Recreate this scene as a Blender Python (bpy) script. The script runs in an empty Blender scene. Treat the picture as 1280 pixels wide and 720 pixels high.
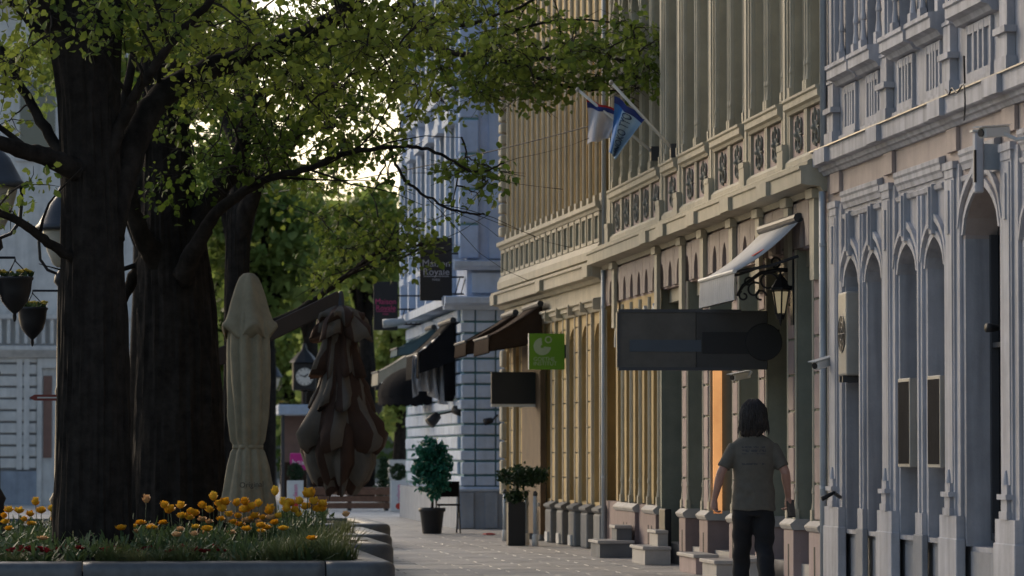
import bpy, bmesh, math, random
import numpy as np
from mathutils import Vector, Matrix, noise as mnoise

random.seed(11); RNG = np.random.default_rng(5)
SC = bpy.context.scene
COL = SC.collection
R = math.radians

# ---------------------------------------------------------------- camera
FPX, VPX, VPY, CH = 5000.0, 125.0, 565.0, 1.35      # focal length in px of the 1280 px wide photo, street vanishing point, eye height
PITCH = math.atan((VPY - 360) / FPX)
YAW = math.atan((640 - VPX) / FPX * math.cos(PITCH))
cd = bpy.data.cameras.new('camera'); cam = bpy.data.objects.new('camera', cd); COL.objects.link(cam)
cam.location = (0, 0, CH); cam.rotation_euler = (math.pi / 2 + PITCH, 0, -YAW)
cd.sensor_width = 36; cd.lens = FPX / 1280 * 36; cd.clip_start = .5; cd.clip_end = 3000
cd.dof.use_dof = True; cd.dof.focus_distance = 38; cd.dof.aperture_fstop = 4.5
SC.camera = cam

# ---------------------------------------------------------------- sky, sun, exposure (hazy soft light from ahead and left, exposed a little up)
SUN_EL, SUN_AZ = 24.0, -28.0            # degrees; azimuth measured from the street direction, + is right
w = bpy.data.worlds.new('World'); SC.world = w; w.use_nodes = True
nt = w.node_tree; bgn = nt.nodes['Background']
sky = nt.nodes.new('ShaderNodeTexSky'); sky.sky_type = 'NISHITA'; sky.sun_disc = False
sky.sun_elevation = R(SUN_EL); sky.sun_rotation = R(SUN_AZ); sky.dust_density = 2.2; sky.air_density = 1.0; sky.ozone_density = .4
nt.links.new(sky.outputs[0], bgn.inputs[0]); bgn.inputs[1].default_value = .10
sl = bpy.data.lights.new('sun', 'SUN'); sl.energy = .55; sl.angle = R(25); sl.color = (1, .84, .66)
so = bpy.data.objects.new('sun', sl); COL.objects.link(so)
sd = Vector((math.sin(R(SUN_AZ)) * math.cos(R(SUN_EL)), math.cos(R(SUN_AZ)) * math.cos(R(SUN_EL)), math.sin(R(SUN_EL))))
so.rotation_euler = sd.to_track_quat('Z', 'Y').to_euler(); so.location = sd * 200
SC.view_settings.view_transform = 'Standard'; SC.view_settings.look = 'None'
SC.view_settings.exposure = .86; SC.view_settings.gamma = 1; SC.view_settings.use_curve_mapping = False
SC.render.engine = 'CYCLES'
SC.cycles.use_denoising = True; SC.cycles.max_bounces = 6; SC.cycles.diffuse_bounces = 3; SC.cycles.glossy_bounces = 3
SC.cycles.transmission_bounces = 3; SC.cycles.transparent_max_bounces = 6; SC.cycles.caustics_reflective = False; SC.cycles.caustics_refractive = False

# ---------------------------------------------------------------- photo pixel -> place
_cp, _sp, _cy, _sy = math.cos(PITCH), math.sin(PITCH), math.cos(YAW), math.sin(YAW)
CF = Vector((_sy * _cp, _cy * _cp, _sp)); CR = Vector((_cy, -_sy, 0)); CU = CR.cross(CF)
def ray(px, py): return CR * (px - 640) + CU * (360 - py) + CF * FPX
def PY(px, py, Y): d = ray(px, py); k = Y / d.y; return Vector((d.x * k, Y, CH + d.z * k))
def PX(px, py, X): d = ray(px, py); k = X / d.x; return Vector((X, d.y * k, CH + d.z * k))
def PZ(px, py, Z=0.): d = ray(px, py); k = (Z - CH) / d.z; return Vector((d.x * k, d.y * k, Z))
def Yx(px, X=6.9): return PX(px, VPY, X).y

# ---------------------------------------------------------------- object helpers
def thing(name, label, cat, loc=(0, 0, 0), rotz=0, group=None):
    o = bpy.data.objects.new(name, None); COL.objects.link(o); o.empty_display_size = .2
    o.location = loc; o.rotation_euler = (0, 0, rotz); o['label'] = label; o['category'] = cat
    if group: o['group'] = group
    return o
def tag(o, label, cat, group=None):
    o['label'] = label; o['category'] = cat
    if group: o['group'] = group
    return o
def kind(o, k): o['kind'] = k; return o
def link_mesh(name, me, parent=None, world=True):
    o = bpy.data.objects.new(name, me); COL.objects.link(o)
    if parent is not None:
        o.parent = parent
        if world and parent.type == 'EMPTY': o.matrix_parent_inverse = Matrix.Translation(-Vector(parent.location))
    return o
def dup(root, loc, rotz=None, scale=None, label=None, group=None, parent=None):
    r = root.copy(); COL.objects.link(r); r.parent = parent
    if parent is None:
        r.location = loc
        if rotz is not None: r.rotation_euler = (root.rotation_euler[0], root.rotation_euler[1], rotz)
        if scale is not None: r.scale = (scale,) * 3
        if label: r['label'] = label
        if group: r['group'] = group
    for ch in list(root.children): dup(ch, None, parent=r)
    return r
def copy_part(o, delta, parent):
    c = o.copy(); COL.objects.link(c); c.parent = parent; c.matrix_parent_inverse = o.matrix_parent_inverse.copy()
    c.location = Vector(o.location) + Vector(delta)
    for ch in list(o.children):
        g = ch.copy(); COL.objects.link(g); g.parent = c
    return c

class MB:
    """collects shapes, becomes ONE mesh object"""
    DT = None
    def __init__(s, T=None): s.v = []; s.f = []; s.T = T or MB.DT
    def add(s, vs, fs):
        n = len(s.v); s.v += [tuple(p) for p in vs]; s.f += [tuple(i + n for i in f) for f in fs]; return s
    def box(s, x0, x1, y0, y1, z0, z1):
        x0, x1 = sorted((x0, x1)); y0, y1 = sorted((y0, y1)); z0, z1 = sorted((z0, z1))
        return s.add([(x0,y0,z0),(x1,y0,z0),(x1,y1,z0),(x0,y1,z0),(x0,y0,z1),(x1,y0,z1),(x1,y1,z1),(x0,y1,z1)],
                     [(0,3,2,1),(4,5,6,7),(0,1,5,4),(1,2,6,5),(2,3,7,6),(3,0,4,7)])
    def fbox(s, y0, y1, z0, z1, w0, w1, XF=6.9): return s.box(XF - w1, XF - w0, y0, y1, z0, z1)
    def obox(s, c, ax, ay, az):
        """oriented box: centre and three half-axis vectors"""
        c, ax, ay, az = map(Vector, (c, ax, ay, az)); vs = []
        for k in (-1, 1):
            for (i, j) in ((-1,-1),(1,-1),(1,1),(-1,1)): vs.append(c + ax*i + ay*j + az*k)
        return s.add(vs, [(0,3,2,1),(4,5,6,7),(0,1,5,4),(1,2,6,5),(2,3,7,6),(3,0,4,7)])
    def prism(s, a, b):
        """a, b: matching 3D outlines"""
        n = len(a); fs = [tuple(range(n - 1, -1, -1)), tuple(range(n, 2 * n))]
        fs += [(i, (i + 1) % n, n + (i + 1) % n, n + i) for i in range(n)]
        return s.add(list(a) + list(b), fs)
    def extr(s, prof, y0, y1, XF=6.9):
        """moulding: (w, z) outline run along the street, mitred ends not needed"""
        return s.prism([(XF - w_, y0, z) for w_, z in prof], [(XF - w_, y1, z) for w_, z in prof])
    def extx(s, prof, x0, x1, YF):
        return s.prism([(x0, YF - w_, z) for w_, z in prof], [(x1, YF - w_, z) for w_, z in prof])
    def tube(s, pts, rad, n=8, caps=True):
        pts = [Vector(p) for p in pts]
        if not hasattr(rad, '__len__'): rad = [rad] * len(pts)
        base = len(s.v); up = Vector((0, 0, 1)); prev = None
        for i, p in enumerate(pts):
            t = (pts[min(i + 1, len(pts) - 1)] - pts[max(i - 1, 0)])
            t = t.normalized() if t.length > 1e-9 else up
            if prev is None:
                a = t.cross(up)
                if a.length < .05: a = t.cross(Vector((1, 0, 0)))
                a.normalize()
            else:
                a = prev - t * prev.dot(t)
                a = a.normalized() if a.length > 1e-6 else t.orthogonal().normalized()
            prev = a; b = t.cross(a)
            for k in range(n):
                an = 2 * math.pi * k / n
                s.v.append(tuple(p + (a * math.cos(an) + b * math.sin(an)) * rad[i]))
        for i in range(len(pts) - 1):
            for k in range(n):
                q = base + i * n; k2 = (k + 1) % n
                s.f.append((q + k, q + k2, q + n + k2, q + n + k))
        if caps:
            s.f.append(tuple(base + k for k in range(n - 1, -1, -1)))
            q = base + (len(pts) - 1) * n; s.f.append(tuple(q + k for k in range(n)))
        return s
    def lathe(s, prof, c=(0, 0, 0), n=16, fold=None):
        """prof (r, z) rings from bottom to top; fold(theta, z, i) scales the radius"""
        base = len(s.v); c = Vector(c)
        for i, (r, z) in enumerate(prof):
            for k in range(n):
                an = 2 * math.pi * k / n; q = r * (fold(an, z, i) if fold else 1)
                s.v.append((c.x + q * math.cos(an), c.y + q * math.sin(an), c.z + z))
        for i in range(len(prof) - 1):
            for k in range(n):
                q = base + i * n; k2 = (k + 1) % n
                s.f.append((q + k, q + k2, q + n + k2, q + n + k))
        s.f.append(tuple(base + k for k in range(n - 1, -1, -1)))
        q = base + (len(prof) - 1) * n; s.f.append(tuple(q + k for k in range(n)))
        return s
    def mesh(s, name, mat=None, smooth=False):
        me = bpy.data.meshes.new(name)
        vs = s.v if s.T is None else [s.T(p) for p in s.v]
        me.from_pydata(vs, [], s.f); me.update()
        if mat: me.materials.append(mat)
        if smooth: me.polygons.foreach_set('use_smooth', [True] * len(me.polygons))
        return me
    def build(s, name, mat, parent=None, smooth=False, bevel=0, seg=1):
        o = link_mesh(name, s.mesh(name, mat, smooth), parent)
        if bevel:
            m = o.modifiers.new('b', 'BEVEL'); m.width = bevel; m.segments = seg; m.limit_method = 'ANGLE'; m.angle_limit = R(40)
        return o

def bevel_mesh(name, mat, dims, bev, seg=1):
    """a chamfered block centred in x/y, standing on z = 0, to be shared by many objects"""
    bm = bmesh.new(); bmesh.ops.create_cube(bm, size=1)
    for v in bm.verts: v.co = Vector((v.co.x * dims[0], v.co.y * dims[1], (v.co.z + .5) * dims[2]))
    bmesh.ops.bevel(bm, geom=bm.edges[:], offset=bev, segments=seg, affect='EDGES', profile=.6)
    me = bpy.data.meshes.new(name); bm.to_mesh(me); bm.free(); me.materials.append(mat); return me

def text_mesh(txt, size, depth=.004, align='CENTER', space=1.0):
    cu = bpy.data.curves.new('lettering', 'FONT'); cu.body = txt; cu.size = size; cu.extrude = depth; cu.align_x = align; cu.align_y = 'CENTER'
    cu.space_line = space; cu.resolution_u = 3
    o = bpy.data.objects.new('lettering', cu); COL.objects.link(o)
    dg = bpy.context.evaluated_depsgraph_get(); me = bpy.data.meshes.new_from_object(o.evaluated_get(dg))
    bpy.data.objects.remove(o); return me
def lettering(txt, size, mat, origin, right, up, parent, depth=.004, space=1.0, align='CENTER', name='lettering'):
    me = text_mesh(txt, size, depth, align, space); r, u = Vector(right).normalized(), Vector(up).normalized(); n = r.cross(u)
    for v in me.vertices: v.co = Vector(origin) + r * v.co.x + u * v.co.y + n * v.co.z
    me.materials.clear(); me.materials.append(mat)
    return link_mesh(name, me, parent)

# ---------------------------------------------------------------- materials
MATS = {}
def M(name, col, rough=.75, var=.14, scale=3.0, bump=.25, bscale=45, metal=0, spec=.35, streak=0, rnd=0, dirt=None, dscale=1.3, damt=.5, emit=0, clear=0):
    if name in MATS: return MATS[name]
    m = bpy.data.materials.new(name); m.use_nodes = True; t = m.node_tree; N = t.nodes; L = t.links; p = N['Principled BSDF']
    p.inputs['Roughness'].default_value = rough; p.inputs['Metallic'].default_value = metal
    p.inputs['Specular IOR Level'].default_value = spec
    if clear: p.inputs['Coat Weight'].default_value = clear
    geo = N.new('ShaderNodeNewGeometry')
    n1 = N.new('ShaderNodeTexNoise'); n1.inputs['Scale'].default_value = scale; n1.inputs['Detail'].default_value = 6; n1.inputs['Roughness'].default_value = .65
    L.new(geo.outputs['Position'], n1.inputs['Vector'])
    cr = N.new('ShaderNodeMapRange'); cr.inputs[1].default_value = .28; cr.inputs[2].default_value = .72
    cr.inputs[3].default_value = 1 - var; cr.inputs[4].default_value = 1 + var
    L.new(n1.outputs['Fac'], cr.inputs[0])
    fac = cr.outputs[0]
    def mul(a, b):
        q = N.new('ShaderNodeMath'); q.operation = 'MULTIPLY'; L.new(a, q.inputs[0]); L.new(b, q.inputs[1]); return q.outputs[0]
    if streak:
        mp = N.new('ShaderNodeMapping'); mp.inputs['Scale'].default_value = (7, 7, .5); L.new(geo.outputs['Position'], mp.inputs[0])
        n2 = N.new('ShaderNodeTexNoise'); n2.inputs['Scale'].default_value = 1; n2.inputs['Detail'].default_value = 4; L.new(mp.outputs[0], n2.inputs['Vector'])
        c2 = N.new('ShaderNodeMapRange'); c2.inputs[1].default_value = .42; c2.inputs[2].default_value = .75; c2.inputs[3].default_value = 1; c2.inputs[4].default_value = 1 - streak
        L.new(n2.outputs['Fac'], c2.inputs[0]); fac = mul(fac, c2.outputs[0])
    if rnd:
        oi = N.new('ShaderNodeObjectInfo'); c3 = N.new('ShaderNodeMapRange'); c3.inputs[3].default_value = 1 - rnd; c3.inputs[4].default_value = 1 + rnd
        L.new(oi.outputs['Random'], c3.inputs[0]); fac = mul(fac, c3.outputs[0])
    vm = N.new('ShaderNodeVectorMath'); vm.operation = 'SCALE'; vm.inputs[0].default_value = col; L.new(fac, vm.inputs['Scale'])
    out = vm.outputs[0]
    if dirt:
        n4 = N.new('ShaderNodeTexNoise'); n4.inputs['Scale'].default_value = dscale; n4.inputs['Detail'].default_value = 8; n4.inputs['Roughness'].default_value = .7
        L.new(geo.outputs['Position'], n4.inputs['Vector'])
        c4 = N.new('ShaderNodeMapRange'); c4.inputs[1].default_value = .5; c4.inputs[2].default_value = .72; c4.inputs[4].default_value = damt; L.new(n4.outputs['Fac'], c4.inputs[0])
        mx = N.new('ShaderNodeMix'); mx.data_type = 'RGBA'; L.new(c4.outputs[0], mx.inputs[0]); L.new(out, mx.inputs[6]); mx.inputs[7].default_value = (*dirt, 1); out = mx.outputs[2]
    L.new(out, p.inputs['Base Color'])
    if emit: L.new(out, p.inputs['Emission Color']); p.inputs['Emission Strength'].default_value = emit
    if bump:
        n5 = N.new('ShaderNodeTexNoise'); n5.inputs['Scale'].default_value = bscale; n5.inputs['Detail'].default_value = 4; L.new(geo.outputs['Position'], n5.inputs['Vector'])
        b = N.new('ShaderNodeBump'); b.inputs['Strength'].default_value = bump; b.inputs['Distance'].default_value = .01
        L.new(n5.outputs['Fac'], b.inputs['Height']); L.new(b.outputs[0], p.inputs['Normal'])
    MATS[name] = m; return m
def Mleaf(name, a, b, sc=9.0, trans=.45, rough=.55):
    m = bpy.data.materials.new(name); m.use_nodes = True; t = m.node_tree; N = t.nodes; L = t.links; p = N['Principled BSDF']
    geo = N.new('ShaderNodeNewGeometry'); n1 = N.new('ShaderNodeTexNoise'); n1.inputs['Scale'].default_value = sc; n1.inputs['Detail'].default_value = 2
    L.new(geo.outputs['Position'], n1.inputs['Vector'])
    n2 = N.new('ShaderNodeTexNoise'); n2.inputs['Scale'].default_value = .8; L.new(geo.outputs['Position'], n2.inputs['Vector'])
    ad = N.new('ShaderNodeMath'); ad.operation = 'ADD'; L.new(n1.outputs['Fac'], ad.inputs[0]); L.new(n2.outputs['Fac'], ad.inputs[1])
    mr = N.new('ShaderNodeMapRange'); mr.inputs[1].default_value = .75; mr.inputs[2].default_value = 1.25
    oi = N.new('ShaderNodeObjectInfo'); rr = N.new('ShaderNodeMath'); rr.operation = 'MULTIPLY_ADD'; rr.inputs[1].default_value = .5; rr.inputs[2].default_value = -.25; L.new(oi.outputs['Random'], rr.inputs[0])
    a2 = N.new('ShaderNodeMath'); a2.operation = 'ADD'; L.new(ad.outputs[0], a2.inputs[0]); L.new(rr.outputs[0], a2.inputs[1]); L.new(a2.outputs[0], mr.inputs[0])
    mx = N.new('ShaderNodeMix'); mx.data_type = 'RGBA'; mx.inputs[6].default_value = (*a, 1); mx.inputs[7].default_value = (*b, 1); L.new(mr.outputs[0], mx.inputs[0])
    L.new(mx.outputs[2], p.inputs['Base Color']); p.inputs['Roughness'].default_value = rough; p.inputs['Specular IOR Level'].default_value = .3
    tr = N.new('ShaderNodeBsdfTranslucent'); L.new(mx.outputs[2], tr.inputs[0])
    ms = N.new('ShaderNodeMixShader'); ms.inputs[0].default_value = trans; L.new(p.outputs[0], ms.inputs[1]); L.new(tr.outputs[0], ms.inputs[2])
    L.new(ms.outputs[0], N['Material Output'].inputs[0]); MATS[name] = m; return m
def Mglass(name, col=(.02, .024, .03), rough=.06):
    m = M(name, col, rough=rough, var=.1, bump=.02, bscale=2, spec=.8); return m

grey_wall = M('pale grey stucco', (.42, .42, .45), streak=.42, dirt=(.25, .25, .27), damt=.45)
grey_trim = M('pale grey trim', (.46, .46, .49), streak=.4, dirt=(.27, .265, .28), damt=.45)
grey_plinth = M('grey plinth paint', (.26, .27, .295), streak=.16, dirt=(.2, .2, .21), damt=.35)
salmon = M('salmon stucco', (.42, .35, .32), streak=.1, dirt=(.36, .3, .27), damt=.3)
lead = M('lead flashing', (.42, .40, .38), rough=.35, metal=.6)
olive = M('olive stucco', (.41, .37, .275), streak=.15, dirt=(.2, .19, .15), damt=.35)
olive_trim = M('olive trim', (.45, .41, .315), streak=.12, dirt=(.24, .22, .17), damt=.4)
olive_green = M('green grey reveal paint', (.25, .255, .20), streak=.15, dirt=(.14, .15, .12), damt=.3)
pink_stone = M('pink grey stone', (.36, .275, .265), rnd=.08, streak=.1, dirt=(.24, .19, .18), damt=.3)
maroon = M('dull maroon stucco', (.27, .20, .19), streak=.1, dirt=(.18, .13, .13), damt=.4)
ochre = M('ochre stucco', (.48, .34, .15), streak=.12, dirt=(.36, .26, .13), damt=.3, rnd=.06)
cream = M('cream grey trim', (.47, .425, .33), streak=.14, dirt=(.30, .27, .22), damt=.4)
dark_plinth = M('dark grey stone', (.17, .175, .18), streak=.2, dirt=(.1, .1, .1), damt=.4, rnd=.06)
white_paint = M('worn white paint', (.66, .65, .62), dirt=(.4, .38, .35))
blue_wall = M('sky blue stucco', (.40, .50, .70), streak=.1, dirt=(.32, .40, .52), damt=.3)
blue_stone = M('pale blue stone', (.47, .55, .68), rnd=.07, streak=.12, dirt=(.33, .38, .44), damt=.35)
teal_joint = M('teal stained joint', (.11, .23, .26))
blue_plinth = M('blue grey plinth', (.28, .31, .36), streak=.2, dirt=(.18, .2, .23))
glass = Mglass('dark window glass')
jamb_glow = M('painted warm jamb light', (1.0, .46, .17), rough=.3, var=.25, scale=2, bump=0, emit=.30)  # emissive orange standing in for warm light on the shop jamb
iron = M('black iron', (.018, .018, .02), rough=.45, var=.3, bump=.15)
dark_metal = M('dark grey metal', (.05, .052, .058), rough=.45, bump=.1)
black_board = M('black sign board', (.016, .016, .018), rough=.5, var=.15, bump=.05)
black_cloth = M('black canvas', (.012, .012, .014), spec=.08, rough=.95, var=.3, bump=.4, bscale=25)
brown_cloth = M('brown canvas', (.045, .03, .022), spec=.1, rough=.95, var=.25, bump=.4, bscale=20)
off_white = M('off white plastic', (.62, .62, .60), rough=.45, var=.06, bump=.03)
ac_metal = M('weathered appliance metal', (.32, .31, .285), rough=.45, var=.12, dirt=(.22, .19, .15))
pipe_metal = M('zinc pipe', (.36, .40, .44), rough=.5, dirt=(.2, .22, .23))
granite = M('dark granite', (.075, .08, .086), rough=.42, var=.25, scale=9, bump=.2, bscale=120, spec=.5, rnd=.06)
slab_mat = M('worn pale paving', (.46, .43, .39), rough=.54, var=.2, scale=1.4, bump=.35, bscale=14, spec=.5, rnd=.10, dirt=(.2, .185, .17), dscale=1.6, damt=.65)
step_stone = M('pale step stone', (.40, .38, .36), rough=.6, dirt=(.22, .2, .19))
joint_mat = M('pavement joint sand', (.07, .065, .06), rough=.95)
soil = M('dark soil', (.035, .026, .02), rough=1, var=.4, bump=1, bscale=30)
bark = M('dark ridged bark', (.026, .022, .019), rough=1, spec=.1, var=.5, scale=7, bump=.6, bscale=30, streak=.4)
twigm = M('twig bark', (.028, .023, .019), rough=.95, var=.3, bump=.2)
sky_cable = iron
# ================================================================ ground
pav = MB().box(-260, 260, -40, 700, -.6, -.012).build('pavement', joint_mat); kind(pav, 'structure')
plz = MB().add([(-250, 120, -.003), (250, 120, -.003), (250, 690, -.003), (-250, 690, -.003)], [(0, 1, 2, 3)]).build('plaza', slab_mat); kind(plz, 'structure')
slab_me = [bevel_mesh('paving_slab', slab_mat, (.786, .486, .05), .004) for _ in range(1)]
rest = MB(); nsl = 0
row = 0; y = 26.0
cand = []
while y < 119.8:
    off = .4 * (row % 2); x = -13.0 + off
    while x < 6.9:
        cand.append((x + .4, y + .25)); x += .8
    y += .5; row += 1
def seen(x, y):
    return 43.2 < y < 66 and x + .4 > .0735 * y - .1 and x < 6.85
vis = sorted([c for c in cand if seen(*c)], key=lambda c: c[1])[:298]; vset = set(vis)
for c in cand:
    dz = -.052 + random.uniform(-.002, .002)
    if c in vset:
        o = bpy.data.objects.new('paving_slab', slab_me[0]); COL.objects.link(o); o.parent = pav
        o.location = (c[0], c[1], dz); o.rotation_euler = (random.uniform(-.002, .002), random.uniform(-.002, .002), random.uniform(-.003, .003))
    else: rest.box(c[0] - .393, c[0] + .393, c[1] - .243, c[1] + .243, dz, dz + .05)
kind(rest.build('far_paving_slabs', slab_mat, pav), 'stuff')

# ================================================================ facade helpers
def arch_pts(y0, y1, zs, za, n=9, pt=.3):
    yc = (y0 + y1) / 2; h = (y1 - y0) / 2; out = []
    for i in range(n + 1):
        t = i / n; out.append((y0 + h * t, zs + (za - zs) * ((1 - pt) * math.sqrt(max(0, 1 - (1 - t) ** 2)) + pt * t)))
    return out + [(2 * yc - a, z) for a, z in reversed(out[:-1])]
def arch_wall(mb, b0, b1, z0, z1, y0, y1, zs, za, w0, w1, XF=6.9, zsill=None):
    """wall bay with one arched opening, one solid"""
    zsill = z0 if zsill is None else zsill
    ap = arch_pts(y0, y1, zs, za)
    out = [(b0, zsill), (y0, zsill)] + ([(y0, zs)] if zs > zsill + .01 else []) + ap[1:-1] + ([(y1, zs)] if zs > zsill + .01 else []) + [(y1, zsill), (b1, zsill), (b1, z1), (b0, z1)]
    mb.prism([(XF - w1, a, z) for a, z in out], [(XF - w0, a, z) for a, z in out])
    if z0 < zsill - .01: mb.fbox(b0, b1, z0, zsill, w0, w1, XF)
def arch_band(mb, y0, y1, zs, za, th, w0, w1, XF=6.9, k0=0, k1=1):
    ap = arch_pts(y0, y1, zs, za); op = arch_pts(y0 - th, y1 + th, zs, za + th * 1.35)
    n = len(ap)
    for i in range(n - 1):
        q = [ap[i], ap[i + 1], op[i + 1], op[i]]
        mb.prism([(XF - w1, a, z) for a, z in q], [(XF - w0, a, z) for a, z in q])
def window(parent, y0, y1, z0, z1, rec, frame_mat, XF=6.9, fw=.05, mull=0, rails=(), pane_mat=None, arch=None, name='window'):
    """frame in a recess, its pane a sub-part"""
    f = MB()
    f.fbox(y0 + .003, y0 + fw, z0 + .003, z1, -rec - .03, -rec + .03, XF); f.fbox(y1 - fw, y1 - .003, z0 + .003, z1, -rec - .03, -rec + .03, XF)
    f.fbox(y0 + fw, y1 - fw, z0 + .003, z0 + fw, -rec - .03, -rec + .03, XF)
    if arch is None: f.fbox(y0 + fw, y1 - fw, z1 - fw, z1, -rec - .03, -rec + .03, XF)
    for k in range(mull):
        c = y0 + (y1 - y0) * (k + 1) / (mull + 1); f.fbox(c - .02, c + .02, z0 + fw, z1 - (fw if arch is None else 0), -rec - .025, -rec + .025, XF)
    for z in rails: f.fbox(y0 + fw, y1 - fw, z - .02, z + .02, -rec - .027, -rec + .02, XF)
    o = f.build(name, frame_mat, parent)
    p = MB(); top = z1 if arch is None else arch
    p.fbox(y0 - .05, y1 + .05, z0 - .05, top + .05, -rec - .045, -rec - .035, XF)
    p.build('pane', pane_mat or glass, o)
    return o
def colonnette(mb, y, z0, z1, w, r, XF=6.9, base=True):
    """slim attached shaft on a moulded foot"""
    x = XF - w
    if base:
        mb.box(x - r * 2.0, x + r * 1.2, y - r * 2.0, y + r * 2.0, z0, z0 + r * 4)
        mb.lathe([(r * 1.75, r * 4), (r * 1.6, r * 5), (r * 1.15, r * 7.5), (r * 1.1, r * 10), (r * 1.5, r * 10.5), (r * 1.5, r * 11.2), (r, r * 13)], (x, y, z0), 10)
    mb.lathe([(r, z0 + (r * 12.5 if base else 0)), (r, z1)], (x, y, 0), 10)

# facade distances below were read with a straight-on reading of the photo; bring them to the turned camera
def true_place(p):
    x, y, z = p
    q = PX(VPX + FPX * 6.9 / y, VPY, 6.9); k = PX(VPX + FPX * 6.9 / y, VPY - FPX / y, 6.9).z - CH
    if x < 6.9: x = 6.9 - (6.9 - x) * .62          # shallow relief
    return (x, q.y, CH + (z - CH) * k if z > .01 else z)
MB.DT = true_place
# ================================================================ pale grey townhouse
gb = thing('grey_townhouse', 'pale grey townhouse with tall pointed arch windows and salmon frieze', 'building', (6.9, 30, 0))
GY0, GY1 = 24.0, 6.9 * FPX / (1034.5 - VPX)
MB().box(7.2, 18, GY0, GY1 - .02, 0, 9.5).build('building_body', grey_wall, gb)
OPEN = [(36.28, 36.98, .66, 2.88, 3.13), (35.22, 35.93, .66, 2.88, 3.13), (33.72, 34.48, .66, 2.88, 3.13), (32.62, 33.32, .66, 2.88, 3.13),
        (30.62, 31.86, .62, 3.08, 3.45), (28.72, 29.72, .66, 2.88, 3.2), (27.1, 28.1, .66, 2.88, 3.2), (25.2, 26.3, .66, 2.88, 3.2)]
BAYS = [(36.1, GY1), (34.85, 36.1), (33.52, 34.85), (32.2, 33.52), (30.3, 32.2), (28.4, 30.3), (26.7, 28.4), (GY0, 26.7)]
for (o, b) in zip(OPEN, BAYS):
    m = MB()
    big = o[3] > 3
    arch_wall(m, b[0], b[1], .60, 3.0 if big else 3.62, o[0], o[1], o[3] if not big else 3.0, o[4] if not big else 3.0, -.27, 0, zsill=.64) if not big else m.fbox(b[0], o[0], 0.60, 3.05, -.27, 0).fbox(o[1], b[1], .60, 3.05, -.27, 0)
    m.fbox(b[0], b[1], 0, .60, -.27, -.05)
    m.build('wall_bay', grey_wall, gb)
    if big:
        m = MB(); arch_wall(m, b[0], b[1], 3.05, 3.62, o[0], o[1], 3.08, o[4], -.27, -.002); m.build('wall_bay', salmon, gb)
    pn = MB().fbox(o[0] + .02, o[1] - .02, .05, .56, -.045, -.035 if not big else -.03); pn.build('plinth_panel', grey_plinth, gb)
    window(gb, o[0], o[1], .645, o[3], .225, grey_trim if not big else dark_metal, fw=.06, mull=0 if not big else 1, rails=(2.2,), arch=o[4], name='window' if not big else 'door')
    h = MB(); arch_band(h, o[0] - .01, o[1] + .01, o[3], o[4], .05, .001, .035)
    arch_band(h, o[0] - .13, o[1] + .13, o[3] + .06, o[4] + .14, .045, .001, .06); h.build('hood_mould', grey_trim, gb)
    if not big:
        k = MB(); yc = (o[0] + o[1]) / 2; k.fbox(yc - .055, yc + .055, o[4] + .02, 3.56, .001, .085); k.fbox(yc - .02, yc + .02, o[4] + .06, 3.54, .085, .115); k.build('keystone', grey_trim, gb)
# mullion piers between paired lancets and pilasters between bays
def pier(y0, y1, top, wid, main):
    m = MB(); c = (y0 + y1) / 2
    m.fbox(y0 - .03, y1 + .03, 0, .66, .002, .13 if main else .085)
    m.build('pedestal', grey_plinth if not main else grey_trim, gb, bevel=.008)
    m = MB()
    if main:
        m.fbox(y0, y1, .66, .84, .003, .115); m.fbox(y0 + .03, y1 - .03, .84, top, .003, .045)
        m.fbox(c - .16, c + .16, .84, top, .045, .075)
        m.fbox(c - .13, c + .13, .84, .90, .075, .14); m.fbox(c - .10, c + .10, .90, .99, .075, .125)
        m.fbox(c - .15, c + .15, .99, 1.03, .075, .16); m.fbox(c - .09, c + .09, 1.03, 1.10, .075, .12)
        m.lathe([(.045, 1.10), (.035, 1.15), (.02, 1.19), (.012, 1.21)], (6.9 - .1, c, 0), 10)
        m.fbox(c - .12, c + .12, 1.1, top - .12, .075, .09)
        m.fbox(c - .2, c + .2, top - .03, top + .03, .02, .105); m.fbox(c - .17, c + .17, top - .1, top - .03, .02, .088)
        m.fbox(c - .04, c + .04, top - .55, top - .2, .09, .112)
        m.build('pilaster', grey_trim, gb)
    else:
        m.fbox(y0 + .015, y1 - .015, .66, .84, .003, .07); m.fbox(y0 + .05, y1 - .05, .84, 3.5, .003, .045); m.fbox(c - .03, c + .03, .84, 3.5, .045, .07)
        m.build('mullion_pier', grey_trim, gb)
for y0, y1, mn in [(37.02, 37.72, 1), (35.97, 36.24, 0), (34.53, 35.17, 1), (33.37, 33.68, 0), (31.92, 32.56, 1), (29.88, 30.54, 1), (28.14, 28.66, 1), (26.4, 27.0, 1)]:
    pier(y0, y1, 3.66, 0, mn)
sc_prof = [(.002, 3.60), (.03, 3.60), (.045, 3.64), (.07, 3.66), (.07, 3.70), (.09, 3.72), (.09, 3.755), (.002, 3.775)]
for a, b in [(35.20, 36.98), (32.60, 34.49), (30.58, 31.87), (28.70, 29.83), (27.04, 28.1), (GY0, 26.35)]:
    MB().extr(sc_prof, a, b).build('string_course', grey_trim, gb)
    MB().extr([(.002, 3.50), (.045, 3.51), (.06, 3.545), (.002, 3.56)], a, b).build('arcade_moulding', grey_trim, gb)
MB().fbox(GY0, GY1 - .002, 3.62, 4.0, -.27, -.004).build('frieze', salmon, gb)
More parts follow.
